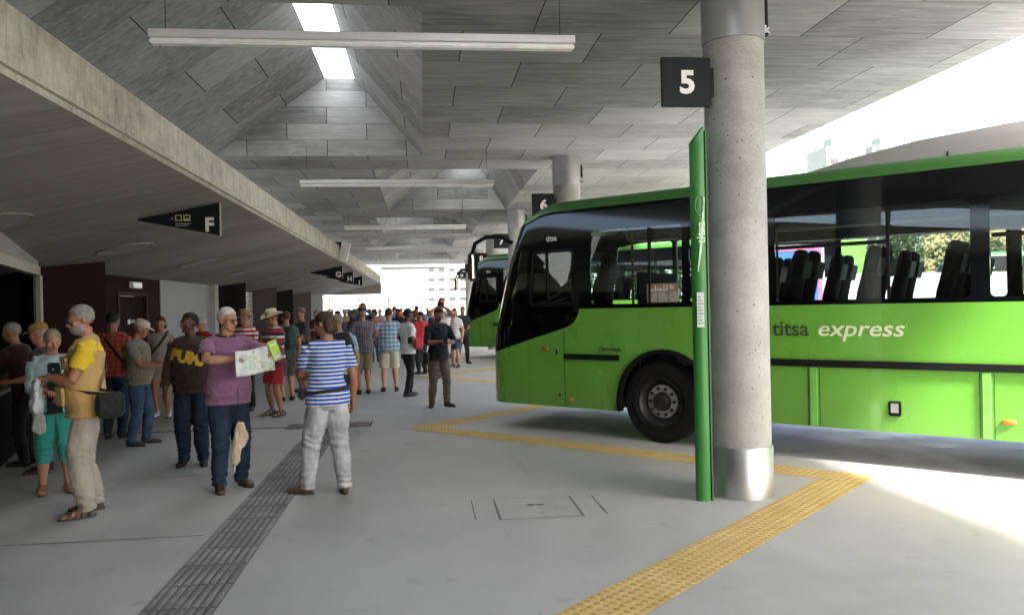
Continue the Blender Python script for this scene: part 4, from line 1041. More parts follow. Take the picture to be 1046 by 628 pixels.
    if near:
        for s in (-1, 1):
            hb = bmesh.new(); ell(hb, (s*.0165, .0475, .069), (.0068, .005, .0045), sub=2); hb.transform(HM); e_ = link('eye', hb, m_eyew, root, True)
            hb = bmesh.new(); ell(hb, (s*.0165, .0515, .069), (.0032, .002, .0034), sub=2); hb.transform(HM); link('iris', hb, m_iris, e_, True)
            hb = bmesh.new(); tube(hb, [(s*.008, .0545, .0785), (s*.017, .0535, .082), (s*.027, .046, .079)], [.002, .0028, .0015], 6); hb.transform(HM); link('eyebrow', hb, hm, root, True)
        hb = bmesh.new(); tube(hb, [(-.013, .0535, .0355), (0, .0590, .0362), (.013, .0535, .0355)], [.0015, .0034, .0015], 8); hb.transform(HM); link('mouth', hb, m_lip, root, True)
    if glasses:
        hb = bmesh.new(); lb = bmesh.new()
        for s in (-1, 1):
            pr = [(s*.019 + .0155*math.cos(a_), .0600 - .10*(abs(s*.019 + .0155*math.cos(a_))**1.35), .069 + .0115*math.sin(a_)) for a_ in (2*math.pi*k/16 for k in range(17))]
            tube(hb, pr, [.0014]*17, 5); lb.faces.new([lb.verts.new(p) for p in pr[:-1]])
            tube(hb, [(s*.034, .056, .072), (s*.047, .03, .071), (s*.048, -.006, .069)], [.0014]*3, 5)
        tube(hb, [(-.004, .060, .071), (.004, .060, .071)], [.0015]*2, 5)
        hb.transform(HM); g = link('glasses', hb, m_gls, root, True); lb.transform(HM); link('lens', lb, m_lens if glasses == 'dark' else m_lensc, g)
    if hat:
        kind, hmat = hat if isinstance(hat, tuple) else (hat, cloth('cap_cloth', (.4, .38, .33)))
        hb = bmesh.new(); ctr = Matrix.Translation((0, -.006, 0))
        if kind == 'cap':
            lathe(hb, [(.0515, .092), (.0515, .104), (.049, .122), (.040, .136), (.022, .144), (.001, .146)], 28, Matrix.Diagonal((1, 1.17, 1, 1)) @ Matrix.Translation((0, -.006, .002)))
            link_ = [(-.034, .042, .098), (-.030, .075, .094), (-.016, .096, .090), (.0, .101, .089), (.016, .096, .090), (.030, .075, .094), (.034, .042, .098)]
            prism(hb, link_, (0, 0, .004))
        elif kind in ('cowboy', 'straw', 'bucket'):
            br = {'cowboy': .098, 'straw': .083, 'bucket': .070}[kind]; n = 36; rings = []
            prof = [(.052, .094), (.052, .104), (.050, .125), (.046, .145 if kind != 'bucket' else .138), (.036, .154 if kind != 'bucket' else .146), (.015, .150 if kind == 'cowboy' else .15), (.001, .147 if kind == 'cowboy' else .15)]
            full = [(br, .0945), (br, .0925), (.052, .0915)]
            pr = [(br, 0), (br-.01, 0)] + prof
            for r_, z_ in [(.0515, .088), (br, .087), (br, .091), (.0535, .096)] + prof[1:]:
                ring = []
                for k in range(n):
                    a_ = 2*math.pi*k/n; x_ = r_*math.cos(a_); y_ = r_*math.sin(a_)*1.12
                    lift = max(0, (r_-.053)/.045)
                    zz = z_ + (lift*lift*.034*abs(math.cos(a_))**2.2 if kind == 'cowboy' else -lift*(.022 if kind == 'bucket' else .012)) - (lift*.006*abs(math.sin(a_)))
                    if kind == 'cowboy' and z_ > .14: zz -= .012*max(0, 1-abs(x_)/.022)
                    ring.append(hb.verts.new((x_, y_-.006, zz)))
                rings.append(ring)
            for i in range(len(rings)-1):
                for k in range(n): hb.faces.new((rings[i][k], rings[i][(k+1) % n], rings[i+1][(k+1) % n], rings[i+1][k]))
        hb.transform(HM); ho = link('hat', hb, hmat, root, True, 50)
        if kind in ('cowboy', 'straw'):
            hb = bmesh.new(); lathe(hb, [(.0530, .097), (.0530, .106)], 28, Matrix.Diagonal((1, 1.12, 1, 1)) @ Matrix.Translation((0, -.005, 0)) ); hb.transform(HM); link('hat_band', hb, plain('hat_band', (.08, .05, .03), .7), ho, True)
    return dict(root=root, H=H, up=up_, q=q, HM=HM, shirt=shirt, trs=trs, hands=HF, arms=hands, kn=kn, ank=ank, LM=LM, body=body, torso=torso, tor=tor, wide=wide, belly=belly)
def cut(me, fn):
    bm = bmesh.new(); bm.from_mesh(me); bmesh.ops.delete(bm, geom=[v for v in bm.verts if fn(v.co)], context='VERTS'); bm.to_mesh(me); bm.free()
def world(p, v):   # local person point -> world
    r = p['root']; return Matrix.Translation(r.location) @ Matrix.Rotation(r.rotation_euler.z, 4, 'Z') @ Vector(v)
def place_with(o, p):
    o.location = p['root'].location; o.rotation_euler = p['root'].rotation_euler; return o
def backpack(p, label, m, w=.15, h=.23, z=.60, d=.10):
    H = p['H']; b = empty('backpack'); place_with(b, p); tag(b, label, 'backpack')
    bm = bmesh.new(); cz = (z+h/2)*H; y0 = -.055*H-.02
    tube(bm, [(0, y0-d*H*.5, z*H), (0, y0-d*H*.62, (z+.03)*H), (0, y0-d*H*.6, (z+h*.6)*H), (0, y0-d*H*.45, (z+h)*H)], [(w*H*.45, d*H*.45), (w*H*.5, d*H*.6), (w*H*.5, d*H*.55), (w*H*.3, d*H*.3)], 16, side=(1, 0, 0))
    rbox(bm, -w*H*.34, w*H*.34, y0-d*H*1.32, y0-d*H*.7, z*H+.02, (z+h*.45)*H, .02)
    me = remesh(bm, .013, 3); wrinkle(me, .006, (16, 16, 16), 3); me.transform(p['LM']); o = put('bag', me, m, b, True, 0)
    for s in (-1, 1):
        bm = bmesh.new(); tube(bm, [p['LM'] @ Vector(v) for v in ((s*.045*H, y0-.02, .80*H), (s*.062*H, -.03*H, .858*H), (s*.070*H, .035*H, .825*H), (s*.074*H, .083*H, .76*H), (s*.085*H, .060*H, .67*H), (s*.095*H, -.01*H, .63*H), (s*.06*H, y0-.02, .62*H))], [(.019*H*.7, .006)]*7, 8, side=(1, 0, 0)); link('strap', bm, m, b, True)
    return b
def shoulder_bag(p, label, m, side=1, z=.52, size=(.15, .065, .13), strap_from=-1, y=0.0, mstrap=None, cross=True):
    H = p['H']; b = empty('shoulder_bag'); place_with(b, p); tag(b, label, 'bag')
    w, d, h = (v*H for v in size); x = side*(.125*H*p['wide'] + d*.5); bm = bmesh.new()
    rbox(bm, x-d/2, x+d/2, y*H-w/2, y*H+w/2, z*H-h/2, z*H+h/2, .025); rbox(bm, x+side*d*.4-.012, x+side*d*.4+.016, y*H-w*.4, y*H+w*.4, z*H-h*.4, z*H+h*.15, .012)
    me = remesh(bm, .011, 2); wrinkle(me, .006, (18, 18, 18), 2); put('bag', me, m, b, True, 0)
    bm = bmesh.new()
    if cross:
        def surf(t_, s_, fr=1): return None
        pts = [(x, y*H+w*.3, z*H+h*.45), (side*.105*H, .065*H, .60*H), (side*.055*H, (.092+p['belly']*.5)*H, .665*H), (-side*.010*H, .094*H, .735*H), (-side*.055*H, .060*H, .815*H), (-side*.066*H, -.005*H, .856*H), (-side*.035*H, -.070*H, .80*H), (side*.05*H, -.088*H, .70*H), (side*.105*H, -.055*H, .60*H), (x, y*H-w*.3, z*H+h*.45)]
        tube(bm, pts, [(.011*H, .003)]*len(pts), 6, side=(side*.7, 0, .7))
    else:
        pts = [(x, y*H+w*.3, z*H+h*.45), (side*.118*H, .03*H, .70*H), (side*.09*H, .0, .855*H), (side*.118*H, -.04*H, .70*H), (x, y*H-w*.3, z*H+h*.45)]; tube(bm, pts, [(.010*H, .003)]*5, 6, side=(0, 1, 0))
    link('strap', bm, mstrap or m, b, True)
    return b

# fabrics
jn1 = jeans('blue_jeans', (.045, .075, .14)); jn2 = jeans('dark_jeans', (.018, .030, .055)); jlt = jeans('light_grey_jeans', (.36, .37, .39))
khaki = cloth('khaki_cloth', (.21, .165, .11)); beige = cloth('beige_trousers', (.33, .30, .25)); cream = cloth('cream_shorts', (.50, .46, .36))
blackc = cloth('black_cloth', (.012, .012, .015)); navy = cloth('navy_cloth', (.02, .028, .06)); whitec = cloth('white_cloth', (.62, .62, .62)); redc = cloth('red_cloth', (.33, .02, .03))
brsh = plain('brown_shoe_leather', (.05, .032, .022), .5, 0, .3, 20); blsh = plain('black_shoe_leather', (.014, .013, .013), .5, 0, .3, 20); whsh = plain('white_shoe', (.6, .6, .6), .6); m_bsand = plain('brown_sandal_strap', (.05, .035, .025), .6)
m_bagblk = cloth('black_nylon', (.012, .012, .014), rough=.6)

# 1 man in beige vest
m_vest = cloth('mustard_vest', (.46, .30, .11)); m_yel_t = cloth('yellow_tshirt', (.70, .48, .035))
p = person('man in a mustard vest over a yellow T-shirt with grey hair and beard', at_px(88, 7.28), 112, 1.80, look=(12, -14), lh=(-.02, .165, .665), rh=(.035, .165, .66), lp=(-1, -.6, -.8), rp=(1, -.6, -.9),
           feet=((-.075, .02), (.075, -.02)), sk=SKT, hair='full', hm=HG, top=m_yel_t, sleeve=.68, bot=beige, loose=1.16, sandal=m_bsand, glasses='clear', beard=HG, near=True, belly=.04, wide=1.08, curl=(.8, .8), hdir=((.4, .8, -.25), (-.4, .8, -.2)))
H = p['H']; bm = bmesh.new(); p['torso'](bm, .038, z0=.468, z1=.80, wid=1.04)
tube(bm, [p['q'](-.088, 0, .80), p['q'](0, -.012, .822), p['q'](.088, 0, .80)], [.044*H, .050*H, .044*H], 14)
me = remesh(bm, .011, 3); wrinkle(me, .009, (8, 8, 13), 4)
bm = bmesh.new(); bm.from_mesh(me)
bmesh.ops.delete(bm, geom=[f for f in bm.faces if (lambda c_: c_.y > .03 and abs(c_.x) < .018 + max(0, c_.z-1.18)*.30)(f.calc_center_median())], context='FACES')
vest = link('vest', bm, m_vest, p['root'], True, 0); vest['label'] = 'mustard pocketed vest worn open over the yellow shirt'
sol = vest.modifiers.new('s', 'SOLIDIFY'); sol.thickness = .006
for s in (-1, 1):
    for z0, hh, ww in ((.53, .085, .070), (.70, .055, .055)):
        bm = bmesh.new(); rbox(bm, -ww/2*H, ww/2*H, -.012, .012, 0, hh*H, .008); rbox(bm, -ww/2*H-.004, ww/2*H+.004, .0, .02, hh*H-.035, hh*H+.004, .006)
        bm.transform(Matrix.Translation((s*.062*H, (.072+(.02 if z0 < .6 else 0))*H+.034, z0*H)) @ Matrix.Rotation(R(-s*24), 4, 'Z')); link('pocket', bm, m_vest, vest, True, 40)
w_ = p['arms'][0]; bm = bmesh.new(); lathe(bm, [(.034, -.012), (.036, 0), (.034, .012)], 16, Matrix.Translation(w_[2]*.92+w_[1]*.08) @ (w_[2]-w_[1]).to_track_quat('Z', 'Y').to_matrix().to_4x4()); link('wristwatch', bm, m_steel, p['root'], True)
shoulder_bag(p, 'black shoulder bag slung across the man in the mustard vest', m_bagblk, side=-1, z=.53, size=(.125, .055, .12), y=-.095)
bg_ = empty('plastic_bag'); place_with(bg_, p); tag(bg_, 'pale translucent plastic carrier bag hanging from the vest man hands', 'bag')
bm = bmesh.new(); c_ = p['arms'][0][2] + Vector((.02, .07, -.05)); tube(bm, [c_ + Vector((0, 0, .04)), c_ + Vector((0, .01, -.06)), c_ + Vector((0, .01, -.20)), c_ + Vector((0, 0, -.25))], [(.03, .02), (.085, .035), (.11, .05), (.08, .03)], 14)
me = remesh(bm, .009, 1); wrinkle(me, .016, (22, 22, 16), 8); put('bag', me, plain('pale_plastic', (.42, .44, .45), .35, 0, .15, 12), bg_, True, 0)

# 2 woman beside him
m_cyan = cloth('pale_cyan_cardigan', (.36, .50, .52)); m_teal = cloth('teal_capri', (.035, .27, .215))
p = person('woman in a pale blue cardigan and teal cropped trousers beside the vest man', at_px(53, 8.2), -150, 1.585, look=(6, -18), lh=(-.03, .15, .60), rh=(.055, .16, .63), sk=SKL, hair='full', hm=hairm('ash_hair', (.28, .24, .18)),
           top=m_cyan, sleeve=1.55, bot=m_teal, leg=.68, loose=1.12, sandal=plain('tan_sandal', (.28, .15, .09), .6), near=True, female=True, wide=1.08, belly=.03, feet=((-.075, .03), (.06, -.02)), curl=(.7, .7), hem=.50)
H = p['H']; bm = bmesh.new(); p['torso'](bm, .038, z0=.475, z1=.80, wid=1.0); me = remesh(bm, .012, 3); wrinkle(me, .006, seed=3)
cut(me, lambda c_: c_.y < .04 or abs(c_.x) > .05 + (1.35-c_.z)*.05 or c_.z > 1.27); put('black_top', me, blackc, p['root'], True, 0)
sc_ = empty('scarf'); place_with(sc_, p); tag(sc_, 'crumpled whitish scarf hanging over the arm of the woman in teal trousers', 'scarf')
bm = bmesh.new(); a_ = p['arms'][1][1]*.4 + p['arms'][1][2]*.6; tube(bm, [a_ + Vector((0, 0, .03)), a_ + Vector((.01, .03, -.06)), a_ + Vector((.02, .03, -.2)), a_ + Vector((.01, .03, -.34)), a_ + Vector((.0, .03, -.40))], [(.05, .05), (.05, .035), (.045, .03), (.06, .025), (.03, .015)], 12)
me = remesh(bm, .010, 1); wrinkle(me, .02, (26, 26, 7), 8); put('cloth', me, cloth('whitish_scarf', (.45, .44, .43)), sc_, True, 0)
bm = bmesh.new(); 
for k in range(18):
    a_ = R(20 + 320*k/17); ell(bm, p['q'](.040*math.sin(a_)*1.3, .02 + .052*-math.cos(a_)*-1 if False else .018 - .05*math.cos(a_), .835 - .022*(1-math.cos(a_))), (.006, .006, .006), sub=1)
link('necklace', bm, plain('pale_beads', (.5, .45, .35), .3), p['root'], True)
# 3, 4 at the counter
p = person('man in a maroon top with grey hair leaning on the kiosk counter', at_px(27, 9.8), 80, 1.66, lean=14, look=(10, -12), lh=(-.10, .30, .60), rh=(.10, .27, .56), sk=SKT, hair='short', hm=HG, top=cloth('maroon_top', (.035, .010, .014)), sleeve=.7, bot=blackc, shoe=blsh)
p = person('person in an ochre cap and dark clothes between the counter and the vest man', at_px(43, 9.3), 100, 1.62, look=(0, -12), sk=SKT, hair='short', hm=HG, top=cloth('dusky_top', (.05, .035, .045)), sleeve=.7, bot=blackc, shoe=blsh, hat=('cap', cloth('ochre_cap', (.26, .15, .03))), lh=(-.05, .2, .62), rh=(.06, .2, .62))
# 5 orange check shirt seen from behind
p = person('man in an orange checked shirt with a black strap across his back', at_px(116, 11.6), -5, 1.74, look=(0, -6), sk=SKM, hair='short', hm=HK, top=cloth('orange_check', (.42, .075, .04), (.10, .03, .03), 'check', .07, .3), sleeve=.7, bot=jn2, shoe=blsh)
shoulder_bag(p, 'narrow black bag strapped on the man in the orange checked shirt', m_bagblk, side=1, z=.60, size=(.14, .05, .14))
# 6 man with a cap and khaki vest
p = person('man in a cream cap, khaki vest and blue jeans reading something in his hands', at_px(141, 10.95), -95, 1.63, look=(6, -24), lh=(.00, .19, .655), rh=(.05, .20, .64), sk=SKT, hair='short', hm=HG, top=cloth('grey_undershirt', (.20, .20, .18)), sleeve=.75, bot=jn1, shoe=plain('grey_trainer', (.06, .06, .065), .6), hat=('cap', cloth('cream_cap', (.50, .44, .38))), near=True, belly=.035, wide=1.05, feet=((-.07, .03), (.07, -.03)), curl=(.7, .7))
bm = bmesh.new(); p['torso'](bm, .032, z0=.475, z1=.80, wid=1.04); tube(bm, [p['q'](-.086, 0, .795), p['q'](0, -.012, .818), p['q'](.086, 0, .795)], [.066, .078, .066], 14); me = remesh(bm, .013, 3); wrinkle(me, .008, seed=6); put('vest', me, cloth('khaki_vest', (.17, .155, .105)), p['root'], True, 0)
ph = p
nb = empty('booklet'); place_with(nb, p); tag(nb, 'small dark phone held up by the man in the cream cap', 'phone')
bm = bmesh.new(); c_ = (p['arms'][0][2] + p['arms'][1][2])/2 + Vector((0, .10, .03)); rbox(bm, -.04, .04, -.006, .006, -.07, .07, .006, Matrix.Translation(c_) @ Matrix.Rotation(R(40), 4, 'X')); link('case', bm, m_black, nb)
nb.name = 'phone'
# 7 woman with strap and white shoes
p = person('woman in a grey dress top and shorts with white shoes beside the maroon door', at_px(165, 13.7), -175, 1.66, look=(0, -4), sk=SKT, hair='bob', hm=HB, top=cloth('grey_beige_top', (.26, .24, .21)), sleeve=.15, hem=.40, bot=cloth('grey_beige_top', (.26, .24, .21)), leg=.33, shoe=whsh, female=True, sock=whitec)
shoulder_bag(p, 'thin dark bag on the shoulder of the woman with white shoes', m_bagblk, side=1, z=.55, size=(.10, .04, .10))
# 8 man in the brown lettered sweatshirt
m_brown = cloth('dark_brown_sweatshirt', (.042, .028, .018))
p = person('dark haired man in a brown sweatshirt with big yellow letters and dark jeans', at_px(195, 9.38), -172, 1.71, look=(-48, -4), twist=-8, lh=(-.150, .02, .50), rh=(.155, .05, .50), sk=SKD, hair='short', hm=HK, top=m_brown, sleeve=1.86, hem=.475, bot=jn2, loose=1.12, shoe=blsh, near=True, belly=.02, wide=1.05, feet=((-.065, .02), (.055, .0)))
def decal(p, s_, size, z, m, name, x=0, rot=0, bold=.01, sx=1.0, arc=0):
    tb = text_bm(s_, size, .0, bold, align='CENTER', sx=sx)
    bmesh.ops.triangulate(tb, faces=tb.faces[:]); bmesh.ops.subdivide_edges(tb, edges=[e for e in tb.edges if e.calc_length() > .02], cuts=2, use_grid_fill=False); bmesh.ops.triangulate(tb, faces=tb.faces[:])
    tb.transform(Matrix.Translation((x, 0, z)) @ Matrix.Rotation(R(180), 4, 'Z') @ UP @ Matrix.Rotation(R(rot), 4, 'Z'))
    me = p['shirt'].data; bv = BVHTree.FromPolygons([v.co for v in me.vertices], [pl.vertices for pl in me.polygons])
    for v in tb.verts:
        if arc: v.co.z -= arc*v.co.x*v.co.x
        h = bv.ray_cast(Vector((v.co.x, .6, v.co.z)), Vector((0, -1, 0)))
        v.co.y = (h[0].y + .004) if h[0] else .05
    return link(name, tb, m, p['shirt'], True, 0)
decal(p, 'PUMA', .175, 1.155, plain('yellow_letters', (.62, .38, .03), .7), 'lettering', .0, -13, .012, .95)
# 9 man in the purple polo holding the map
m_purp = cloth('mauve_polo', (.235, .115, .20))
p = person('white haired man in a mauve polo shirt and glasses holding up a map', at_px(232, 8.05), -150, 1.755, look=(24, -7), lh=(-.165, .195, .745), rh=(.015, .205, .725), lp=(-1, -.2, -.75), rp=(1, .1, -.25), sk=SKL, hair='full', hm=HW, top=m_purp, sleeve=.80, hem=.470, bot=jn2, loose=1.1,
           shoe=brsh, glasses='clear', near=True, belly=.045, wide=1.08, collar=cloth('dark_collar', (.03, .022, .035)), feet=((-.075, -.02), (.07, .05)), curl=(1.0, 1.0), hdir=((.35, .9, .1), (-.35, .9, .1)))
H = p['H']; mp = empty('map'); place_with(mp, p); tag(mp, 'large unfolded pale tourist map held by the man in the mauve polo', 'map')
L_ = p['arms'][0][2] + Vector((.0, .075, .0)); R_ = p['arms'][1][2] + Vector((.0, .075, .0))
bm = bmesh.new(); nx, nz = 16, 8; grid = []
for i in range(nx+1):
    col_ = []
    for j in range(nz+1):
        t_ = i/nx; base_ = L_.lerp(R_, -.05 + 1.18*t_); fold_ = .012*abs(((t_*4) % 1)-.5)*2
        col_.append(bm.verts.new(base_ + Vector((0, .02+fold_ + .03*(1-j/nz)**2, -.155 + .235*j/nz + .006*math.sin(t_*7)))))
    grid.append(col_)
for i in range(nx):
    for j in range(nz): bm.faces.new((grid[i][j], grid[i+1][j], grid[i+1][j+1], grid[i][j+1]))
t = NT('map_print'); a = t.noise(9, 4); b = t.noise(45, 3)
c = t.ramp(a, [(.40, (.50, .58, .60)), (.46, (.62, .66, .62)), (.56, (.66, .67, .62)), (.60, (.34, .50, .30)), (.66, (.60, .64, .55))]); c = t.mix(t.math('MULTIPLY', t.math('LESS_THAN', t.math('ABSOLUTE', t.math('SUBTRACT', t.noise(14, 2), .5)), .012), .6), c, (.12, .15, .25)); c = t.mix(t.math('MULTIPLY', t.math('GREATER_THAN', b, .66), .5), c, (.08, .10, .14)); t.col(c); t.set(.6)
mo = link('sheet', bm, t.m, mp, True, 0); mo.modifiers.new('s', 'SOLIDIFY').thickness = .001
br_ = empty('brochure'); place_with(br_, p); tag(br_, 'bright green leaflet held against the edge of the map', 'leaflet')
bm = bmesh.new(); MB_ = Matrix.Translation(L_ + Vector((-.02, .055, .035))) @ Matrix.Rotation(R(20), 4, 'Y'); rbox(bm, -.045, .045, -.003, .003, -.10, .10, .002, MB_, 1); lf = link('cover', bm, plain('lime_cover', (.36, .60, .06), .45, 0, .25, 14), br_)
bm = bmesh.new(); rbox(bm, -.035, .035, .0032, .004, -.085, -.04, .0003, MB_, 1); rbox(bm, -.03, .03, .0032, .004, .05, .065, .0003, MB_, 1); link('print', bm, m_white, lf)
um = empty('folded_umbrella'); place_with(um, p); tag(um, 'crumpled beige folded umbrella hanging before the mauve polo man jeans', 'umbrella')
bm = bmesh.new(); c_ = Vector((-.03, .16, .66)); pts = [c_ + Vector(v) for v in ((-.01, 0, .0), (-.035, 0, -.05), (-.03, .0, -.16), (.0, .0, -.27), (.02, 0, -.37), (.025, 0, -.42))]
tube(bm, pts, [(.012, .010), (.055, .025), (.070, .03), (.050, .03), (.032, .02), (.012, .01)], 14, side=(1, 0, 0)); me = remesh(bm, .009, 1); wrinkle(me, .026, (24, 24, 8), 5); put('canopy', me, cloth('beige_printed_cloth', (.50, .42, .30), var=.3), um, True, 0)
bm = bmesh.new(); tube(bm, [pts[-1], pts[-1] + Vector((.003, 0, -.06))], [.005, .004], 8); link('tip', bm, m_white, um, True); bm = bmesh.new(); tube(bm, [pts[0] + Vector((0, 0, -.03)), pts[0] + Vector((0, .02, .12)), pts[0] + Vector((.0, .03, .34))], [.003, .002, .002], 6); link('cord', bm, m_bagblk, um, True)
# 10 woman in the striped polo, back view
m_blst = cloth('blue_white_stripes', (.035, .095, .36), (.66, .68, .72), 'stripes', .036, .36)
p = person('woman in a blue and white striped polo and pale jeans seen from behind', at_px(334, 7.62), 16, 1.70, look=(48, -10), lh=(-.05, .19, .63), rh=(.150, .06, .50), lp=(-1, -.8, -.5), rp=(.6, -1, -.2), sk=SKM, hair='bob', hm=HB, top=m_blst, sleeve=.72, hem=.49, bot=jlt, loose=1.14,
           shoe=plain('brown_trainer', (.09, .05, .03), .6, 0, .3, 25), near=True, female=True, wide=1.06, belly=.02, feet=((-.115, .05), (.075, -.03)), fyaw=(55, -4), glasses='clear')
H = p['H']; wb = empty('waist_bag'); place_with(wb, p); tag(wb, 'black waist bag strapped round the woman in the striped polo', 'bag')
bm = bmesh.new(); pr = [(.122*H*math.cos(a_), .002*H + .092*H*math.sin(a_), .572*H + .012*H*math.cos(a_)) for a_ in (2*math.pi*k/28 for k in range(28))]
pr.append(pr[0]); tube(bm, pr, [(.017, .005)]*29, 6, side=(0, 0, 1)); link('strap', bm, m_bagblk, wb, True)
bm = bmesh.new(); rbox(bm, -.155*H, -.118*H, -.01*H, .07*H, .52*H, .59*H, .02); link('bag', bm, m_bagblk, wb, True)
# 11 hat man with red shorts
m_must = cloth('maroon_navy_white_stripes', (.035, .03, .07), (.30, .035, .05), 'stripes3', .16, .42, c3=(.6, .58, .56))
p = person('man in a cream cowboy hat, striped polo and red shorts looking at his phone', at_px(281, 13.42), 136, 1.72, look=(-14, -16), lh=(-.03, .20, .70), rh=(.05, .19, .69), sk=SKT, hair='short', hm=HB, top=m_must, sleeve=.8, bot=redc, leg=.46, loose=1.15, sandal=m_bsand, hat=('cowboy', plain('cream_straw', (.58, .50, .36), .8, 0, .15, 40, .2)), near=True, vox=.011, belly=.035, wide=1.08, feet=((-.07, 0), (.07, 0)), curl=(.9, .9), beard=None, glasses='dark')
ns = empty('phone'); place_with(ns, p); tag(ns, 'phone in the hands of the man in the cowboy hat', 'phone'); bm = bmesh.new(); rbox(bm, -.035, .035, -.005, .005, -.065, .065, .004, Matrix.Translation((p['arms'][0][2] + p['arms'][1][2])/2 + Vector((0, .09, .03))) @ Matrix.Rotation(R(35), 4, 'X')); link('case', bm, m_black, ns)
# 12 straw hat and red-white stripes
p = person('person in a brown straw hat and red and white striped shirt behind the map holder', at_px(251, 14.3), 168, 1.72, look=(-40, -6), sk=SKT, hair='short', hm=HB, top=cloth('red_white_stripes', (.34, .03, .04), (.6, .57, .54), 'stripes', .075, .45), sleeve=.8, bot=blackc, shoe=blsh, hat=('straw', plain('brown_straw', (.24, .14, .07), .8)), glasses='dark', vox=.014, rh=(.04, .2, .62), lh=(-.05, .18, .6))
# 13 small person in red
p = person('person in a red top and pale hat half hidden by the lettered sweatshirt', at_px(211, 16.6), 150, 1.60, lean=12, sk=SKT, hair='short', hm=HG, top=redc, sleeve=1.5, bot=blackc, shoe=blsh, hat=('bucket', cloth('pale_hat', (.35, .33, .30))))
# 14 dark tee
p = person('man in a dark T-shirt, cap and shorts between cowboy hat and striped woman', at_px(309, 17.1), 125, 1.75, look=(0, -8), sk=SKT, hair='short', hm=HB, top=cloth('charcoal_tee', (.035, .035, .04)), sleeve=.75, bot=blackc, leg=.42, shoe=blsh, hat=('cap', cloth('grey_cap', (.12, .11, .10))), lh=(-.04, .2, .62), rh=(.05, .2, .6), near=False, vox=.014)
# 15 backpacker behind the hat man
p = person('backpacker in dark green clothes standing behind the cowboy hat man', at_px(293, 15.6), 30, 1.70, sk=SKT, hair='short', hm=HB, top=cloth('dark_green_top', (.05, .07, .05)), sleeve=.7, bot=cloth('olive_shorts', (.06, .065, .05)), leg=.5, shoe=blsh)
backpack(p, 'dark green backpack on the person behind the cowboy hat man', cloth('green_black_nylon', (.025, .05, .035)))
# 16 light blue shirt with black backpack
p = person('man in a light blue shirt wearing a big black backpack, beyond the striped woman', at_px(346, 11.45), 22, 1.66, look=(10, -8), sk=SKL, hair='balding', hm=HG, top=cloth('light_blue_shirt', (.28, .38, .52)), sleeve=.8, bot=cloth('navy_shorts', (.03, .035, .05)), leg=.5, shoe=blsh, near=False, vox=.013, belly=.03, wide=1.1)
backpack(p, 'big black backpack on the man in the light blue shirt', m_bagblk, w=.19, h=.25, z=.59, d=.13)
# 17..20
grp = None
p = person('man in a grey checked shirt, dark cap and khaki shorts with his back turned', at_px(371, 16.35), 20, 1.74, sk=SKT, hair='short', hm=HG, top=cloth('grey_check', (.17, .15, .17), (.05, .045, .06), 'check', .05, .4), sleeve=.75, bot=khaki, leg=.5, loose=1.15, shoe=blsh, hat=('cap', cloth('dark_cap', (.05, .045, .05))), vox=.013, belly=.03, wide=1.1, rh=(.08, .2, .64), rp=(1, -.5, -.5))
p = person('man in a blue and white checked shirt and cream shorts with his back turned', at_px(398, 16.7), 8, 1.72, sk=SKL, hair='short', hm=HB, top=cloth('blue_check', (.13, .25, .38), (.5, .55, .58), 'check', .085, .35, c3=(.05, .07, .12)), sleeve=.75, bot=cream, leg=.5, loose=1.15, shoe=blsh, vox=.013, wide=1.13, belly=.03, lh=(-.18, .06, .62), lp=(-1, -.6, 0), feet=((-.075, 0), (.075, 0)))
p = person('young man in a white T-shirt and black trousers beside the blue checked shirt', at_px(417, 15.7), -60, 1.70, look=(0, -8), sk=SKD, hair='full', hm=HK, top=whitec, sleeve=.8, bot=blackc, shoe=blsh, vox=.013, lh=(-.03, .18, .60), rh=(.10, .1, .55), feet=((-.05, .05), (.05, -.05)), loose=.95)
shoulder_bag(p, 'small red handbag of the person in the white T-shirt', cloth('red_bag', (.40, .04, .06)), side=1, z=.60, size=(.12, .05, .12), y=.05, cross=False)
p = person('dark haired man in a black shirt and khaki trousers looking down at his phone', at_px(448, 13.85), -165, 1.71, look=(6, -26), lh=(-.045, .175, .655), rh=(.03, .18, .665), lp=(-1, -.5, -.6), rp=(1, -.5, -.7), sk=SKM, hair='short', hm=HK, top=cloth('black_shirt', (.018, .022, .030)), sleeve=1.25, hem=.47, bot=cloth('khaki_trousers', (.155, .125, .09)), loose=1.0, shoe=blsh, near=True, vox=.010, feet=((-.075, .02), (.07, -.02)), curl=(.9, .9), fyaw=(25, -20))
ns = empty('phone'); place_with(ns, p); tag(ns, 'phone held by the man in the black shirt', 'phone'); bm = bmesh.new(); rbox(bm, -.035, .035, -.005, .005, -.065, .065, .004, Matrix.Translation((p['arms'][0][2] + p['arms'][1][2])/2 + Vector((0, .085, .03))) @ Matrix.Rotation(R(40), 4, 'X')); link('case', bm, m_black, ns)
shoulder_bag(p, 'black handbag hanging beside the man in the black shirt', m_bagblk, side=1, z=.50, size=(.15, .06, .13), y=.05, cross=False)
p = person('tall man in a pale shirt lifting a camera behind the man in the black shirt', at_px(452, 19.4), 175, 1.93, look=(0, -2), lh=(-.03, .16, .90), rh=(.03, .15, .90), lp=(-1, 0, -.7), rp=(1, 0, -.7), sk=SKT, hair='short', hm=HB, top=cloth('pale_pink_shirt', (.50, .44, .42)), sleeve=.8, bot=cloth('tan_shorts', (.36, .27, .2)), leg=.46, sandal=m_bsand, vox=.014, wide=1.05)
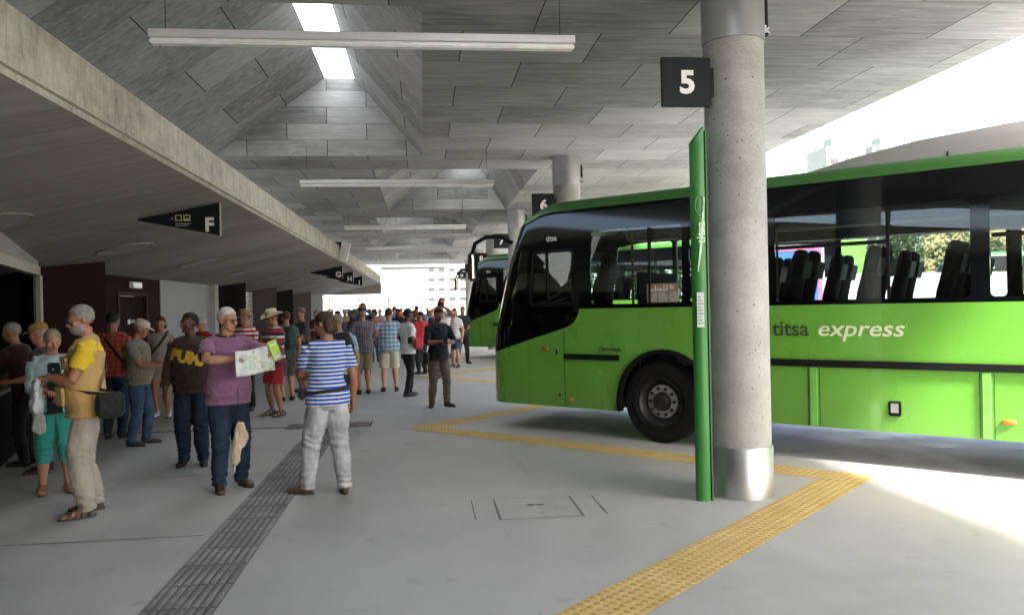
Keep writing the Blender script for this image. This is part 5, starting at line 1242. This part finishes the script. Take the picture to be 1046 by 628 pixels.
ca = empty('camera'); place_with(ca, p); tag(ca, 'black camera held at eye level by the tall man', 'camera'); bm = bmesh.new(); c_ = (p['arms'][0][2] + p['arms'][1][2])/2 + Vector((0, .07, .05)); rbox(bm, -.075, .075, -.035, .035, -.05, .05, .01, Matrix.Translation(c_)); rbox(bm, -.025, .025, -.03, .03, .04, .07, .01, Matrix.Translation(c_)); link('housing', bm, m_black, ca)
bm = bmesh.new(); lathe(bm, [(.036, 0), (.036, .07), (.03, .075)], 16, Matrix.Translation(c_ + Vector((0, .035, 0))) @ Matrix.Rotation(R(-90), 4, 'X')); link('lens_barrel', bm, m_black, ca, True)
# farther crowd: (px, Y, face, H, top, bottom, leg, hair, hairmat, skin, hat, label)
def X_(px, Y): return at_px(px, Y, 335)[0]
tc = lambda n, c_, **k: cloth(n, c_, **k)
crowd = [
 (346, 21, 30, 1.68, tc('dk_teal_top', (.03, .06, .07)), jn2, 1, 'short', HK, SKT, None, 'person in a dark teal top at the left end of the far crowd'),
 (360, 23, -30, 1.66, tc('wine_top', (.10, .02, .04)), blackc, 1, 'long', HB, SKL, None, 'long haired woman in a wine coloured top in the crowd'),
 (371, 20.6, 175, 1.86, tc('slate_top', (.06, .07, .09)), jn2, 1, 'short', HB, SKT, None, 'tall man with raised hands above the grey checked shirt man'),
 (353, 28, 170, 1.70, tc('sand_shirt', (.38, .31, .22)), khaki, .5, 'short', HG, SKL, ('bucket', tc('sand_hat', (.4, .35, .26))), 'man in a sand shirt and bucket hat deep in the crowd'),
 (383, 26, 20, 1.71, tc('coral_top', (.42, .12, .10)), jn1, 1, 'bob', HB, SKL, None, 'woman in a coral top left of the blue checked shirt man'),
 (389, 33, 160, 1.69, tc('beige_top', (.42, .36, .28)), cream, .5, 'short', HBl, SKL, None, 'fair haired person in a beige top far down the concourse'),
 (378, 38, 0, 1.72, tc('white_far', (.6, .6, .6)), jn1, 1, 'short', HB, SKT, None, 'person in a white top and blue jeans far down the concourse'),
 (396, 40, 180, 1.68, tc('grey_far', (.22, .22, .24)), blackc, 1, 'short', HK, SKD, None, 'person in a mid grey top far behind the blue checked shirt'),
 (407, 27, 190, 1.70, tc('black_far', (.02, .02, .022)), jn2, 1, 'long', HK, SKM, None, 'black haired woman in black between the checked and white shirts'),
 (403, 34, 30, 1.78, tc('blue_far', (.08, .15, .32)), khaki, 1, 'short', HB, SKL, None, 'tall person in a mid blue top in the distance'),
 (424, 22.5, 10, 1.66, tc('charcoal_far', (.03, .03, .035)), blackc, 1, 'bob', HB, SKL, None, 'woman in charcoal just right of the white T-shirt'),
 (430, 20.8, 40, 1.62, redc, blackc, 1, 'short', HK, SKT, None, 'person in a bright red top in the middle of the crowd'),
 (426, 30, 180, 1.76, tc('navy_far', (.03, .045, .10)), jn2, 1, 'short', HK, SKT, ('cap', tc('navy_cap', (.03, .04, .08))), 'man in navy with a navy cap behind the red top'),
 (437, 36, 0, 1.70, tc('sky_far', (.25, .38, .52)), cream, .5, 'short', HG, SKL, None, 'person in a sky blue top and cream shorts in the distance'),
 (443, 29, 200, 1.65, tc('plum_far', (.12, .04, .10)), blackc, 1, 'long', HB, SKL, None, 'woman in a plum top near the tall photographer'),
 (418, 43, 90, 1.72, tc('white_far2', (.55, .55, .52)), khaki, 1, 'short', HB, SKT, None, 'small distant figure in white and khaki near the end of the roof'),
 (411, 47, 60, 1.70, tc('red_far2', (.38, .07, .05)), jn1, 1, 'short', HB, SKL, None, 'small distant figure in an orange red top near the end of the roof'),
 (449, 44, 120, 1.70, tc('dark_far2', (.03, .04, .04)), jn1, 1, 'short', HK, SKM, None, 'small distant figure in a dark green top under the far sign'),
 (465, 22.8, 150, 1.68, tc('white_jacket', (.55, .54, .52)), jn1, .8, 'long', HB, SKL, None, 'woman in a white jacket beside the nose of the farther bus'),
 (472, 24.2, 200, 1.73, tc('navy_jacket', (.02, .025, .04)), blackc, 1, 'short', HB, SKT, None, 'person in a navy jacket close against the farther bus'),
 (459, 27, 30, 1.70, tc('grey_jacket', (.15, .15, .16)), jn2, 1, 'short', HG, SKL, None, 'grey haired person in a grey jacket left of the white jacket'),
 (339, 25, 140, 1.72, tc('olive_far', (.12, .12, .07)), khaki, 1, 'short', HB, SKL, ('cap', tc('white_cap', (.6, .6, .58))), 'man in an olive top with a white cap near the building'),
 (366, 31, 200, 1.67, tc('pink_far', (.50, .25, .30)), cream, .5, 'bob', HBl, SKL, None, 'fair haired woman in a pink top and cream shorts in the crowd'),
 (333, 19.2, 30, 1.69, tc('black_far3', (.015, .015, .018)), jn2, 1, 'short', HK, SKT, None, 'person in black directly behind the striped woman'),
 (357, 36, 10, 1.74, tc('mint_far', (.30, .45, .38)), jn1, 1, 'short', HG, SKL, None, 'tall grey haired person in a mint top in the distance'),
 (323, 27.5, 150, 1.68, tc('brick_far', (.25, .08, .05)), khaki, 1, 'short', HB, SKL, None, 'person in a brick red top beside the grey angled wall panel'),
]
for px, Y, fc, Hh, tp, bt, lg, hr, hmt, s_, ht, lab in crowd:
    kw = {}
    if 'raised' in lab: kw = dict(lh=(-.03, .15, .93), rh=(.03, .15, .93), lp=(-1, 0, -.6), rp=(1, 0, -.6))
    elif random.random() < .4: kw = dict(lh=(-.05, .18, .62), rh=(.06, .18, .60))
    st = random.uniform(-.07, .07); sp_w = random.uniform(.045, .085)
    kw.update(feet=((-sp_w, st), (sp_w, -st)), twist=random.uniform(-14, 14), lean=random.uniform(-2, 6), wide=random.uniform(.94, 1.14), belly=random.choice((0, 0, .02, .045)))
    person(lab, (X_(px, Y), Y), fc, Hh, look=(random.uniform(-25, 25), random.uniform(-14, 0)), sk=s_, hair=hr, hm=hmt, top=tp, sleeve=random.choice((.7, .8, 1.8)), bot=bt, leg=lg if lg == 1 else .47, shoe=blsh, hat=ht, female='woman' in lab, vox=.022 if Y < 30 else .03, group='people in the far crowd', **kw)
# coach driver
bp = Matrix.Translation(bus1.location) @ Matrix.Rotation(R(-45), 4, 'Z') @ Vector((-1.68, .62, 0))
dv = person('bus driver sitting behind the side window of the near green bus', (bp.x, bp.y), 45, 1.72, look=(0, -5), sk=SKM, hair='short', hm=HK, top=cloth('driver_shirt', (.16, .19, .22)), sleeve=.8, bot=navy, shoe=blsh, lh=(-.10, .27, .66), rh=(.10, .27, .66), feet=((-.07, .30, .26), (.07, .30, .26)), vox=.016)
dv['root'].location.z = .62

# ------------------------------------------------------------------ surroundings
m_bwall = plain('white_apartment_render', (.66, .64, .60), .8, 0, .06, .2)
m_bwin = plain('apartment_window', (.03, .03, .034), .4); m_bslab = plain('apartment_balcony', (.5, .49, .47), .8)
ap = empty('apartment_block', (22, 238, 0)); tag(ap, 'large pale apartment block with rows of windows beyond the end of the roof', 'building')
bm = bmesh.new(); box(bm, -70, 60, 0, 25, 0, 44); link('wall', bm, m_bwall, ap)
wb_ = bmesh.new(); box(wb_, -.95, .95, -.06, .0, -.55, .55); wm = bpy.data.meshes.new('window'); wb_.to_mesh(wm); wb_.free(); wm.materials.append(m_bwin)
pb_ = bmesh.new(); box(pb_, -1.15, 1.15, -.25, -.07, -.8, -.68); pm_ = bpy.data.meshes.new('sill'); pb_.to_mesh(pm_); pb_.free(); pm_.materials.append(m_bslab)
random.seed(5)
for fl in range(7):
    for i in range(14):
        x = -19.6 + i*3.07; z = 4.1 + fl*2.87
        o = bpy.data.objects.new('window', wm); C.objects.link(o); o.parent = ap; o.location = (x, 0, z)
        if i % 3 == 0: s_ = bpy.data.objects.new('sill', pm_); C.objects.link(s_); s_.parent = o
for fl in range(1, 7):
    bm = bmesh.new(); box(bm, -66, -22, -1.4, -.01, 2.6 + fl*2.87, 2.75 + fl*2.87); box(bm, -66, -22, -1.4, -1.34, 2.751 + fl*2.87, 3.4 + fl*2.87); link('balcony', bm, m_bslab, ap)
# distant tower blocks over the near bus roof
def tower(x, y, w, d, h, label, m):
    t_ = empty('tower_block', (x, y, 0)); tag(t_, label, 'building')
    bm = bmesh.new(); box(bm, -w/2, w/2, -d/2, d/2, 0, h); box(bm, -w*.2, w*.2, -d*.2, d*.2, h, h+2.5); link('wall', bm, m, t_)
    for fl in range(int(h/3)):
        if fl < 3: continue
        for k in range(int(w/3.5)):
            o = bpy.data.objects.new('window', wm); C.objects.link(o); o.parent = t_; o.location = (-w/2+1.8+k*3.5, -d/2, 1.7+fl*3)
m_tw = plain('tower_render', (.24, .26, .22), .8, 0, .05, .2)
tower(92.5, 170, 9, 9, 35, 'pale distant tower block just above the near bus roof', m_tw)
tower(107, 174, 12, 9, 36, 'wide pale distant block right of the slimmer tower', m_tw)
# yellow building seen through the coach windows
yb = empty('yellow_building', (31.6, 41.5, 0)); tag(yb, 'pale yellow building behind trees, seen through the near bus windows', 'building')
bm = bmesh.new(); box(bm, -3.3, 3.3, 0, 5, 0, 7.4); o = link('wall', bm, plain('yellow_render', (.55, .46, .20), .8, 0, .05, .3), yb)
for k in range(0):
    bm = bmesh.new(); box(bm, -3.9+k*2.1, -2.7+k*2.1, -.05, 0, 2.2, 4.2); link('window', bm, m_bwin, yb)
yb.rotation_euler = (0, 0, R(-38))
# trees: trunk, limbs and a crown of leaf clumps
def leafm(name, c_):
    t = NT(name); oi = t.noise(.8, 4); t.col(t.ramp(oi, [(.3, mul(c_, .6)), (.7, mul(c_, 1.5))])); t.set(.8, 0, .1); return t.m
m_leaf = [leafm('leaf_green', (.035, .06, .022)), leafm('leaf_olive', (.05, .068, .03)), leafm('leaf_dark', (.025, .045, .02))]; m_bark = plain('bark', (.10, .075, .05), .9, 0, .3, 6, .4)
def tree(x, y, h, r, label, k=0, n=4600):
    rd = random.Random(int(x*13+y*7)); t_ = empty('tree', (x, y, 0)); tag(t_, label, 'tree', 'trees beyond the bus bays')
    bm = bmesh.new(); top = Vector((rd.uniform(-.3, .3), rd.uniform(-.3, .3), h*.62)); tube(bm, [(0, 0, 0), (0, 0, h*.3), top*.85, top], [.18, .14, .09, .05], 8)
    cl = []
    for i in range(13):
        a = rd.uniform(0, 6.28); rr = r*rd.uniform(.25, .85); z = h*rd.uniform(.38, .92); e = Vector((rr*math.cos(a), rr*math.sin(a), z)); cl.append((e, r*rd.uniform(.28, .5)))
        if i < 7: s0_ = Vector((0, 0, h*rd.uniform(.25, .5))); tube(bm, [s0_, s0_.lerp(e, .5) + Vector((0, 0, -.1)), e], [.06, .04, .015], 6)
    link('trunk', bm, m_bark, t_, True)
    bm = bmesh.new()
    for i in range(n):
        c_, cr = rd.choice(cl); d = Vector((rd.gauss(0, 1), rd.gauss(0, 1), rd.gauss(0, .8))).normalized()*cr*rd.uniform(.35, 1.05)
        p_ = c_ + d; u = Vector((rd.gauss(0, 1), rd.gauss(0, 1), rd.gauss(0, 1))).normalized(); w = u.orthogonal().normalized(); s = rd.uniform(.07, .16)
        bm.faces.new([bm.verts.new(p_ + v) for v in (u*s, w*s*.45, -u*s, -w*s*.45)])
    link('crown', bm, m_leaf[k], t_)
for a in ((20.5, 33.5, 6.2, 2.4, 'bushy tree seen through the middle of the near bus windows', 0), (25.5, 34, 6.0, 2.6, 'round dark tree behind the parked green bus', 2), (30, 33, 5.2, 2.2, 'olive toned tree before the yellow building', 1), (35.5, 30.5, 6.4, 2.3, 'tree right of the yellow wall seen through the coach', 0),
          (16, 36, 5.8, 2.3, 'olive toned tree at the left end of the row', 1), (41, 30, 5.8, 2.4, 'dark tree at the right end of the row', 2), (12, 44, 6.2, 2.6, 'tree beyond the far bays behind column two', 0)): tree(*a)
# hedge bank behind
bm = bmesh.new(); rd = random.Random(4)
for i in range(14000):
    x = rd.uniform(6, 60); p_ = Vector((x, 52 - x*.25 + rd.uniform(-1.5, 1.5), rd.uniform(0, 5.0 + math.sin(x*.7)*.8))); u = Vector((rd.gauss(0, 1), rd.gauss(0, 1), rd.gauss(0, 1))).normalized(); w = u.orthogonal().normalized(); s = rd.uniform(.15, .3)
    bm.faces.new([bm.verts.new(p_ + v) for v in (u*s, w*s*.5, -u*s, -w*s*.5)])
tag(link('hedge', bm, m_leaf[0]), 'long dense hedge bank behind the trees', 'hedge', kind='stuff')
# white van
vn = empty('white_van', (10.9, 18.2, 0)); tag(vn, 'white van standing outside, glimpsed through the near bus side windows', 'van'); vn.rotation_euler = (0, 0, R(-20))
bm = bmesh.new(); prism(bm, [(-2.6, -.95, .35), (2.6, -.95, .35), (2.6, -.95, 2.25), (-1.0, -.95, 2.3), (-1.5, -.95, 2.15), (-2.05, -.95, 1.3), (-2.55, -.95, 1.1)], (0, 1.9, 0)); bmesh.ops.bevel(bm, geom=bm.edges[:], offset=.06, segments=2, affect='EDGES'); link('body', bm, plain('white_van_paint', (.7, .71, .72), .3, 0, .03, 2, coat=.4), vn, True)
for s in (-1, 1):
    bm = bmesh.new(); prism(bm, [(-1.95, s*.955, 1.35), (-.9, s*.955, 1.35), (-.9, s*.955, 2.05), (-1.5, s*.955, 2.05)], (0, s*.012, 0)); link('window', bm, m_busblk, vn)
    for x in (-1.7, 1.6):
        bm = bmesh.new(); lathe(bm, [(.0, .0), (.2, .01), (.33, .0), (.34, -.05), (.34, -.2)], 28, Matrix.Translation((x, s*.96, .34)) @ Matrix.Rotation(R(90 if s < 0 else -90), 4, 'X')); link('wheel', bm, m_rubber, vn, True)
bm = bmesh.new(); prism(bm, [(-2.06, -.8, 1.36), (-2.06, .8, 1.36), (-1.57, .72, 2.08), (-1.57, -.72, 2.08)], (-.03, 0, .01)); link('windscreen', bm, m_busblk, vn)
# advertising panel
ad = empty('advertising_panel', (7.4, 15.9, 0)); tag(ad, 'blue advertising panel with a pink edge seen through the near bus', 'advertising panel'); ad.rotation_euler = (0, 0, R(-28))
bm = bmesh.new(); rbox(bm, -.85, .85, -.06, .06, .75, 2.85, .02); box(bm, -.5, -.42, -.04, .04, 0, .76); box(bm, .42, .5, -.04, .04, 0, .76); link('frame', bm, m_alu, ad)
bm = bmesh.new(); box(bm, -.8, .8, -.068, -.061, .82, 2.8); ps = link('poster', bm, plain('blue_poster', (.08, .22, .62), .4, 0, .25, 2), ad)
bm = bmesh.new(); box(bm, .72, .8, -.073, -.069, .82, 2.8); box(bm, -.8, .719, -.073, -.069, 2.72, 2.8); link('pink_border', bm, plain('pink_border', (.65, .2, .35), .5), ps)
bm = bmesh.new()
for i, (a_, b_) in enumerate(((-.3, .3), (-.35, .4), (-.2, .25))): box(bm, a_, b_, -.073, -.069, 2.5 - i*.13, 2.555 - i*.13)
box(bm, -.8, .715, -.073, -.069, .82, 1.0); link('lettering', bm, m_white, ps)
bm = bmesh.new(); rbox(bm, -.25, -.05, -.073, -.069, 1.65, 2.05, .001, seg=1); link('picture', bm, plain('orange_picture', (.6, .3, .12), .6, 0, .5, 9), ps)
# lamp posts beyond the bays
for x, y, lb in ((18.3, 24.5, 'thin grey lamp post left of its pair outside the bus windows'), (21.2, 24.0, 'thin grey lamp post right of its pair outside the bus windows')):
    lp = empty('lamp_post', (x, y, 0)); tag(lp, lb, 'lamp post'); bm = bmesh.new(); tube(bm, [(0, 0, 0), (0, 0, 5.2)], [.06, .04], 10); link('pole', bm, m_alu, lp, True)
    bm = bmesh.new(); rbox(bm, -.5, .05, -.1, .1, 5.2, 5.28, .02); link('lamp_head', bm, m_alu, lp)
# glazed shelter past the end of the building
gs = empty('glazed_shelter', (-6.5, 56, 0)); tag(gs, 'low glazed shelter beyond the end of the station building', 'shelter')
for k in range(6):
    bm = bmesh.new(); box(bm, -4+k*2.0, -3.9+k*2.0, 0, .1, 0, 2.5); link('post', bm, m_alu, gs)
for k in range(5):
    bm = bmesh.new(); box(bm, -3.9+k*2.0, -2.0+k*2.0, .04, .06, .3, 2.4); link('pane', bm, m_glass, gs)
bm = bmesh.new(); box(bm, -4.2, 6.3, -.6, 1.2, 2.5, 2.62); link('roof', bm, m_bslab, gs)

bpy.data.scenes.remove(TS)
